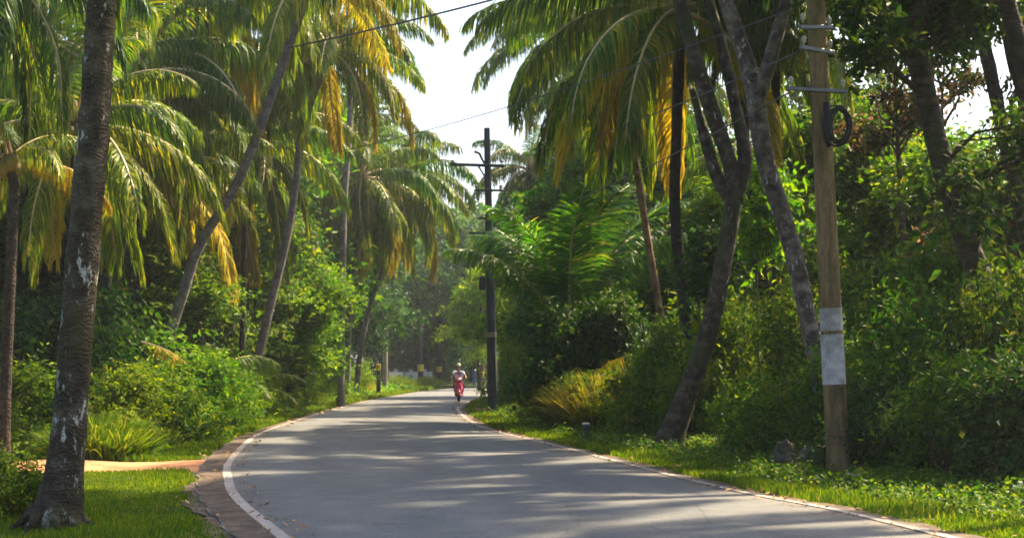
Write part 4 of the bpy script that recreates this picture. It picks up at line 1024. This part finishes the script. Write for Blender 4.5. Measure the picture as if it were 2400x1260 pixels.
for k in range(7):      # coil of spare cable hung on the pole
    R1 = .19+rr.uniform(-.03, .03); R2 = .25+rr.uniform(-.05, .06); ox = .19+rr.uniform(-.05, .05); ang = np.linspace(0, 6.283, 33)
    mb.tube([(lean(z)+ox+R1*.8*math.cos(a), -.20+.05*math.sin(a*1+k)-.008*k, z+R2*math.sin(a)+rr.uniform(-.004, .004)) for a in ang], .014, 6, 0, False)
mb.build('cable_coil', M['rubber'], pole, smooth=True)
mb = MB(); mb.tube([(lean(z)+.02, -.19, z+.34), (lean(z)+.04, -.22, z+.1), (lean(z)+.03, -.22, z-.15), (lean(z)+.07, -.18, z-.3)], [.04, .07, .065, .03], 9, 0, True, .1, 2); mb.build('cable_splice', M['rubber'], pole, smooth=True)
polehi = b.copy(); pole_top = lambda z, ox=0: Vector((b.x+lean(z)+ox, Yp, gz+z))

# dark steel pole in the middle
Ym = 48.5; bm = P(1156, 971, Ym); gm = h1(bm.x, bm.y); bm.z = gm
mp = thing('steel_pole', bm, 'dark power pole with several crossarms at the bend of the road', 'utility pole')
dxm = (1141-1156)*Ym/F; H = P(0, 300, Ym).z-gm; lm = lambda z: dxm*z/H
zs = np.linspace(-.2, H, 24); mb = MB(); mb.tube([(lm(z), 0, z) for z in zs], .185-.0085*zs, 8, 0, True, .01, 4)
mb.build('shaft', M['pole_dark'], mp)
def zm(py): return P(0, py, Ym).z-gm
def xm(px): return (px-1156)*Ym/F
for py, a0, a1 in ((389, 1056, 1182), (448, 1112, 1180), (513, 1120, 1186), (547, 1100, 1166)):
    mb = MB(); arm(mb, ((xm(a0)+xm(a1))/2, -.2, zm(py)), xm(a1)-xm(a0), 0.0, .10 if py < 400 else .075, 0, .03 if py == 389 else 0)
    mb.build('crossarm', M['steel_dark'], mp)
    for q in (a0+6, a1-6): insulator(mp, (xm(q), -.2, zm(py)+.04), 1.5)
mb = MB(); mb.tube([(xm(1112), -.2, zm(357)), (xm(1124), -.2, zm(362)), (xm(1134), -.12, zm(382)), (xm(1141), 0, zm(384))], [.05, .045, .04, .04], 7); mb.build('brace', M['steel_dark'], mp)
mb = MB(); mb.tube([(xm(1120), -.2, zm(389)), (xm(1143), -.12, zm(425))], .03, 6); mb.build('brace', M['steel_dark'], mp)
mb = MB(); mb.box((xm(1131), -.25, zm(665)), (.24, .2, .46)); mb.build('fuse_box', M['steel_dark'], mp)
mb = MB(); zz = np.linspace(zm(790), zm(778), 4); mb.tube([(lm(z), 0, z) for z in zz], .185-.0085*zz+.012, 12, 0, False); mb.build('painted_band', M['pole_tan'], mp, smooth=True)


# far power pole on the left
Yf = 98; bf = P(902, 912, Yf); bf.z = h1(bf.x, bf.y)
fp = thing('far_pole', bf, 'thin tan power pole with one crossarm at the far left verge', 'utility pole')
Hf = P(0, 672, Yf).z; mb = MB(); zs = np.linspace(-.1, Hf, 12); mb.tube([(.012*z, 0, z) for z in zs], .19-.008*zs, 9, 0, True, .01, 3); mb.build('shaft', M['pole_tan'], fp, smooth=True)
mb = MB(); arm(mb, (.75, -.15, Hf-.55), 1.7, .1, .11); mb.build('crossarm', M['steel_dark'], fp)
for q in (-.0, .75, 1.5): insulator(fp, (q, -.15, Hf-.5), 2.0)

def wire(label, a, c, sag, r_=.012, name='overhead_wire'):
    n = 30; pts = []
    for k in range(n):
        u = k/(n-1); q = a.lerp(c, u); q.z -= sag*4*u*(1-u); pts.append(q)
    mb = MB(); mb.tube(pts, r_, 5, 0, False); o = mb.build(name, M['wire']); tag(o, label, 'wire', None)
wire('thick cable crossing the top of the sky gap down to the slanting palm', pole_top(8.35), P(676, 112, 34.85), .12, .022)
wire('thin wire crossing low over the sky gap to the curved palm', pole_top(6.9, -.3), P(704, 372, 43.8), .25, .011)
wire('thin line from the upper crossarm of the dark power pole to the brown pole', Vector((bm.x+xm(1176), Ym-.2, gm+zm(389)+.2)), pole_top(6.25, -.3), .25, .012)
wire('thin line from the lower crossarm of the dark power pole to the brown pole', Vector((bm.x+xm(1160), Ym-.2, gm+zm(547)+.2)), pole_top(5.66, -.45), .25, .012)

# ------------------------------------------------------------------ roadside furniture
def post(name, label, px, py, w_, h, mats, cat, group=None, Y=None, cap=None):
    x, y = G(px, py) if Y is None else (GX(px, Y), Y)
    t = thing(name, (x, y, h1(x, y)), label, cat, group, .2)
    mb = MB(); mb.box((0, 0, h/2-.1), (w_, w_, h+.2)); mb.build('shaft', mats[0], t)
    if cap: mb = MB(); mb.box((0, 0, h+cap/2), (w_*1.08, w_*1.08, cap)); mb.build('painted_top', mats[1], t)
post('stone_post', 'short dark stone post with a pale top in the right verge', 1373, 1031, .13, .36, (M['stone'], M['white_litter']), 'marker post', None, None, .04)
post('marker_post', 'short dark post with a yellow top on the left verge', 887, 929, .22, 1.45, (M['steel_dark'], M['band_yellow']), 'marker post', None, None, .34)
post('green_post', 'green post in front of the pale wall at the far left verge', 962, 908, .36, 1.15, (M['green_paint'], M['green_paint']), 'marker post', None, None)
# trunks painted with bands at the far bend
for lab, px, Y, h, band, topm in [('far tree trunk with a yellow painted band left of the rider', 985, 112, 3.3, (1.35, 1.9), True), ('dark far trunk with a yellow band between the rider and the green post', 1028, 122, 2.9, (1.2, 1.7), False),
                            ('far trunk with a yellow band beyond the rider on the right', 1128, 128, 1.8, (.7, 1.3), False)]:
    x = GX(px, Y); t = thing('banded_trunk', (x, Y, h1(x, Y)), lab, 'tree', 'banded trunks at the far bend')
    mb = MB(); mb.tube([(0, 0, -.1), (.03, 0, 1), (0, 0, 2.4), (-.05, 0, h+4)], [.26, .23, .21, .16], 10, 0, True, .04, px); mb.build('trunk', M['palm_bark_dark'], t, smooth=True)
    mb = MB(); mb.tube([(.03, 0, band[0]), (.02, 0, band[1])], [.255, .25], 12, 0, False); mb.build('painted_band', M['band_yellow'], t, smooth=True)
    V, Qq = leafcloud([(0, 0, h+4, 1.8, 1.8, 1.3), (.8, .4, h+5.4, 1.8, 1.8, 1.3)], 4000, .3, px, .5, .4); link(bpy.data.objects.new('crown', mesh_np('crown', V, [Qq], [M['leaf_dark']])), t)
x = GX(1111, 126); mb = MB(); mb.box((0, 0, .45), (.34, .34, 1.5)); mb.ball((0, 0, 1.25), (.2, .2, .15)); o = mb.build('blue_drum', M['blue_paint'], loc=(x, 126, h1(x, 126))); tag(o, 'small blue painted pillar at the far bend right of the rider', 'marker post')
# pale boundary wall
A, B_ = Vector((GX(908, 108), 108, 0)), Vector((GX(1012, 118), 118, 0))
t = thing('boundary_wall', A, 'low pale limewashed wall on the far left verge', 'wall'); D = B_-A; yaw = math.atan2(D.y, D.x)
n = 6
for k in range(n):
    c = D*((k+.5)/n); mb = MB(); mb.box((0, 0, 0), (D.length/n-.22, .16, 1.25), 0, Matrix.Rotation(yaw, 3, 'Z')); mb.build('wall_panel', M['white_wall'], t, loc=(c.x, c.y, .62))
for k in range(n+1):
    c = D*(k/n); mb = MB(); mb.box((0, 0, 0), (.22, .24, 1.5), 0, Matrix.Rotation(yaw, 3, 'Z')); mb.build('pier', M['white_wall'] if k % 2 else M['stone'], t, loc=(c.x, c.y, .7))

# stones, rotten log, litter by the brown pole
def rock(label, px, py, Y, s, seed):
    x = GX(px, Y); r = np.random.default_rng(seed); mb = MB(); mb.ball((0, 0, 0), (s[0], s[1], s[2]), 0, 14, 10)
    V = mb.v[0]; d = V/np.linalg.norm(V, axis=1, keepdims=True); f = 1
    for k in range(14):
        ax = r.standard_normal(3)*(2+k*.5); f = f+0.13/(1+k*.2)*np.sin(d@ax+r.random()*6)
    mb.v[0] = V*np.reshape(f, (-1, 1)); o = mb.build('stone', M['stone'], loc=(x, Y, h1(x, Y)+s[2]*.5)); tag(o, label, 'stone', 'mossy stones by the brown pole')
rock('upright mossy stone just left of the brown pole foot', 1840, 1100, 22.3, (.20, .16, .30), 1)
rock('mossy stone closest to the brown pole foot', 1893, 1110, 22.0, (.17, .15, .26), 2)
rock('small dark stone in the verge in front of the brown pole', 1955, 1165, 18.2, (.10, .09, .06), 3)
x, y = GX(1735, 25.5), 25.5; mb = MB(); mb.tube([(-.55, 0, .04), (-.25, .05, .10), (.1, .02, .2), (.45, .1, .30), (.6, .1, .26)], [.05, .09, .11, .10, .06], 9, 0, True, .12, 5); mb.tube([(.1, 0, .2), (.2, -.15, .42)], [.05, .02], 6)
o = mb.build('log', M['log'], smooth=True, loc=(x, y, h1(x, y))); tag(o, 'dark rotten log lying under the bushes left of the brown pole', 'log')
x, y = GX(2020, 20.3), 20.3; mb = MB(); mb.box((0, 0, 0), (.42, .09, .03), 0, Matrix.Rotation(-.5, 3, 'Z') @ Matrix.Rotation(.1, 3, 'Y')); o = mb.build('pale_plank', M['white_litter'], loc=(x, y, h1(x, y)+.06)); tag(o, 'pale broken plank lying right of the brown pole foot', 'plank')
x, y = GX(2385, 17.4), 17.4; mb = MB(); mb.box((0, 0, 0), (.12, .08, .10), 0, Matrix.Rotation(.7, 3, 'X'), .02); mb.box((.03, 0, .07), (.05, .05, .05)); o = mb.build('litter', M['white_litter'], loc=(x, y, h1(x, y)+.07)); tag(o, 'small white piece of litter at the bottom right corner', 'litter')

# ------------------------------------------------------------------ scooter and rider (facing the camera, -Y)
Ys = 64.5; xs = GX(1075, Ys); zr = 0.045
ROT = 0.06
s = thing('motor_scooter', (xs, Ys, zr), 'red motor scooter coming toward the camera at the bend', 'scooter', None, ROT)
def wheel(y, nm='wheel'):
    R = .235; mb = MB(); a = np.linspace(0, 6.2832, 29)
    V, Q_, _ = tube_np([(0, math.cos(q)*(R-.045), math.sin(q)*(R-.045)) for q in a], .048, 8, False); mb.add(V, Q_)
    wo = mb.build(nm, M['rubber'], s, smooth=True, loc=(0, y, R))
    mb = MB(); mb.tube([(-.03, 0, 0), (.03, 0, 0)], [.15, .15], 18); mb.tube([(-.06, 0, 0), (.06, 0, 0)], [.035, .035], 8); mb.build('rim', M['steel'], wo)
wheel(-.62); wheel(.60)
mb = MB(); a = np.linspace(.2, 2.6, 12)      # front mudguard
V, Q_, _ = tube_np([(0, -.62-math.cos(q)*.27, .235+math.sin(q)*.27) for q in a], .075, 8, True); V[:, 0] *= 1.0; mb.add(V, Q_); mb.build('front_fender', M['red_paint'], s, smooth=True)
mb = MB(); mb.tube([(-.07, -.62, .24), (-.08, -.5, .6)], .022, 8); mb.tube([(.07, -.62, .24), (.08, -.5, .6)], .022, 8); mb.build('fork', M['black_plastic'], s)
mb = MB()      # leg shield
g = []; nu, nv = 13, 9
for iv in range(nv):
    v = iv/(nv-1); z = .30+.62*v; hw = .10+.10*math.sin(math.pi*(0.18+.62*v))**1.0+.02*v
    for iu in range(nu):
        u = iu/(nu-1)*2-1; g.append((u*hw, -.50+.14*u*u+.16*v-.05*math.sin(math.pi*v), z))
g = np.array(g); back = g+np.array([0, .05, 0]); Qg = []
for iv in range(nv-1):
    for iu in range(nu-1): Qg.append((iv*nu+iu, iv*nu+iu+1, (iv+1)*nu+iu+1, (iv+1)*nu+iu))
Qg = np.array(Qg); off = nu*nv; rim_ = [iu for iu in range(nu)]+[iv*nu+nu-1 for iv in range(1, nv)]+[(nv-1)*nu+iu for iu in range(nu-2, -1, -1)]+[iv*nu for iv in range(nv-2, 0, -1)]
Qr = [(rim_[k], rim_[(k+1) % len(rim_)], rim_[(k+1) % len(rim_)]+off, rim_[k]+off) for k in range(len(rim_))]
mb.add(np.vstack([g, back]), np.vstack([Qg, Qg[:, ::-1]+off, Qr])); mb.build('leg_shield', M['red_paint'], s, smooth=True)
mb = MB(); mb.ball((0, -.40, 1.0), (.15, .11, .10), 0, 14, 9); mb.build('handlebar_cowl', M['red_paint'], s, smooth=True)
mb = MB(); mb.ball((0, -.49, 1.0), (.085, .035, .06), 0, 12, 8); mb.build('headlight', M['lamp_glass'], s, smooth=True)
for q in (-1, 1):
    mb = MB(); mb.ball((q*.15, -.435, .80), (.035, .02, .028), 0, 8, 6); mb.build('indicator', M['lamp_glass'], s, smooth=True)
mb = MB(); mb.box((0, -.53, .56), (.14, .012, .07)); mb.build('number_plate', M['white_litter'], s)
mb = MB(); mb.tube([(-.36, -.30, 1.03), (-.2, -.35, 1.05), (0, -.37, 1.04), (.2, -.35, 1.05), (.36, -.30, 1.03)], [.02, .015, .015, .015, .02], 8); mb.build('handlebar', M['black_plastic'], s, smooth=True)
for q in (-1, 1):
    mb = MB(); mb.tube([(q*.24, -.34, 1.05), (q*.28, -.36, 1.18), (q*.31, -.36, 1.26)], .008, 6); mb.ball((q*.33, -.36, 1.29), (.065, .015, .04), 0, 10, 6); mb.build('mirror', M['black_plastic'], s, smooth=True)
mb = MB(); mb.box((0, -.12, .27), (.34, .6, .07), 0, None, .02); mb.build('floorboard', M['black_plastic'], s)
mb = MB(); mb.tube([(0, .12, .45), (0, .35, .52), (0, .65, .58), (0, .88, .66)], [.16, .21, .19, .09], 14); mb.build('rear_body', M['red_paint'], s, smooth=True)
mb = MB(); mb.tube([(0, .02, .74), (0, .2, .76), (0, .5, .77), (0, .78, .80)], [.09, .14, .14, .08], 12); mb.build('seat', M['black_plastic'], s, smooth=True)
mb = MB(); mb.tube([(.17, .3, .25), (.18, .6, .28), (.19, .85, .33)], [.03, .05, .045], 8); mb.build('exhaust', M['chrome'], s, smooth=True)

def skin(name, nodes, edges, mat, parent, lvl=2, root=0):
    """nodes: list of (x,y,z,rx,ry)"""
    me = bpy.data.meshes.new(name); me.from_pydata([n_[:3] for n_ in nodes], edges, []); me.materials.append(mat)
    o = bpy.data.objects.new(name, me); link(o, parent)
    
    m1 = o.modifiers.new('skin', 'SKIN'); m1.use_smooth_shade = True
    if not len(me.skin_vertices):
        bpy.context.view_layer.objects.active = o
    sv = me.skin_vertices[0].data
    for k, n_ in enumerate(nodes): sv[k].radius = (n_[3], n_[4] if len(n_) > 4 else n_[3]); sv[k].use_root = (k == root)
    m2 = o.modifiers.new('sub', 'SUBSURF'); m2.levels = lvl; m2.render_levels = lvl
    return o
def bakeskin(o):
    dg = bpy.context.evaluated_depsgraph_get(); me = bpy.data.meshes.new_from_object(o.evaluated_get(dg)); o.modifiers.clear(); o.data = me
    me.polygons.foreach_set('use_smooth', [True]*len(me.polygons))

pr = thing('person', (xs, Ys, zr), 'rider in a pale blue shirt and pale cap sitting on the red scooter', 'person', None, ROT)
def limb_nodes():
    N_ = []; E = []
    def a(p, r1, r2=None, to=None):
        N_.append((*p, r1, r2 or r1)); k = len(N_)-1
        if to is not None: E.append((to, k))
        return k
    pel = a((0, .20, .90), .15, .12); ab = a((0, .16, 1.05), .14, .105, pel); ch = a((0, .11, 1.24), .165, .11, ab); nb = a((0, .07, 1.37), .075, .07, ch)
    nk = a((0, .045, 1.44), .052, .052, nb); hd0 = a((0, .03, 1.50), .070, .075, nk); hd1 = a((0, .015, 1.575), .078, .095, hd0); hd2 = a((0, .03, 1.645), .066, .078, hd1)
    for q in (-1, 1):
        sh = a((q*.185, .10, 1.33), .062, .06, ch); el = a((q*.31, -.06, 1.14), .044, .044, sh); wr = a((q*.325, -.24, 1.06), .028, .026, el)
        hand = a((q*.325, -.30, 1.055), .036, .026, wr)
        hp = a((q*.11, .14, .86), .095, .09, pel); kn = a((q*.19, -.24, .80), .062, .062, hp); cf = a((q*.17, -.19, .55), .052, .055, kn); an = a((q*.145, -.16, .37), .036, .038, cf); ft = a((q*.15, -.30, .335), .042, .028, an)
    return N_, E
N_, E_ = limb_nodes(); body = skin('body', N_, E_, M['skin'], pr)
# fingers closed round the grips
for q in (-1, 1):
    for k in range(4):
        x_ = q*(.295+.02*k); Lk = [.9, 1.05, 1.0, .8][k]
        mb = MB(); mb.tube([(x_, -.30, 1.075), (x_+q*.002, -.335, 1.07), (x_, -.35*1.0, 1.045), (x_, -.335, 1.018+(1-Lk)*.02), (x_-q*.002, -.31, 1.012)], [.0095, .009, .0085, .008, .006], 7); mb.build('finger', M['skin'], body, smooth=True)
    mb = MB(); mb.tube([(q*.29, -.28, 1.05), (q*.268, -.295, 1.03), (q*.27, -.325, 1.015)], [.012, .011, .008], 7); mb.build('thumb', M['skin'], body, smooth=True)
# shirt, trousers, shoes follow the body
shirt = skin('shirt', [(0, .20, .93, .172, .14), (0, .16, 1.06, .165, .125), (0, .11, 1.24, .185, .13), (0, .075, 1.37, .10, .085), (-.19, .10, 1.33, .078, .075), (-.265, 0, 1.215, .066, .066), (.19, .10, 1.33, .078, .075), (.265, 0, 1.215, .066, .066)],
     [(0, 1), (1, 2), (2, 3), (2, 4), (4, 5), (2, 6), (6, 7)], M['shirt'], pr)
trs = skin('trousers', [(0, .20, .88, .165, .13)]+[n_ for q in (-1, 1) for n_ in ((q*.11, .14, .86, .11, .105), (q*.19, -.24, .80, .078, .078), (q*.17, -.19, .56, .07, .07), (q*.147, -.165, .40, .06, .06))],
     [(0, 1), (1, 2), (2, 3), (3, 4), (0, 5), (5, 6), (6, 7), (7, 8)], M['trousers'], pr)
for q in (-1, 1):
    mb = MB(); mb.tube([(q*.148, -.11, .345), (q*.15, -.2, .345), (q*.152, -.30, .335), (q*.152, -.37, .325)], [.035, .048, .046, .025], 10); mb.build('shoe', M['black_plastic'], pr, smooth=True)
mb = MB(); mb.ball((0, .045, 1.61), (.088, .105, .095), 0, 14, 10); mb.build('hair', M['hair'], pr, smooth=True)
mb = MB(); mb.ball((0, .03, 1.66), (.10, .118, .085), 0, 16, 8); mb.tube([(-.07, -.075, 1.645), (0, -.135, 1.638), (.07, -.075, 1.645)], [.012, .022, .012], 6); mb.build('cap', M['cap'], pr, smooth=True)
for q in (-1, 1):
    mb = MB(); mb.ball((q*.03, -.078, 1.585), (.013, .008, .008), 0, 8, 6); mb.build('eye', M['eye'], pr, smooth=True)
    mb = MB(); mb.ball((q*.082, .03, 1.57), (.012, .022, .033), 0, 8, 6); mb.build('ear', M['skin'], pr, smooth=True)
mb = MB(); mb.tube([(0, -.08, 1.59), (0, -.098, 1.562), (0, -.085, 1.553)], [.008, .014, .01], 7); mb.build('nose', M['skin'], pr, smooth=True)
mb = MB(); mb.tube([(-.024, -.073, 1.527), (0, -.082, 1.526), (.024, -.073, 1.527)], [.004, .007, .004], 6); mb.build('mouth', M['lip'], pr, smooth=True)
for o in (body, shirt, trs): bakeskin(o)

# ------------------------------------------------------------------ air
HAZE = 0.00045
if HAZE:
    m, n_, out = newmat('haze_air'); v = n_.nodes.new('ShaderNodeVolumePrincipled')
    v.inputs['Density'].default_value = HAZE; v.inputs['Color'].default_value = (0.85, 0.92, 1.0, 1); v.inputs['Anisotropy'].default_value = 0.2
    n_.links.new(v.outputs[0], out.inputs['Volume'])
    me = bpy.data.meshes.new('haze'); X0, X1, Y0, Y1, Z0, Z1 = -950, 950, -100, 2100, -3, 30
    vs = [(x, y, z) for x in (X0, X1) for y in (Y0, Y1) for z in (Z0, Z1)]
    me.from_pydata(vs, [], [(0, 1, 3, 2), (4, 6, 7, 5), (0, 4, 5, 1), (2, 3, 7, 6), (0, 2, 6, 4), (1, 5, 7, 3)]); me.materials.append(m)
    tag(link(bpy.data.objects.new('haze', me)), 'thin warm haze between the trees', None, None, 'stuff')
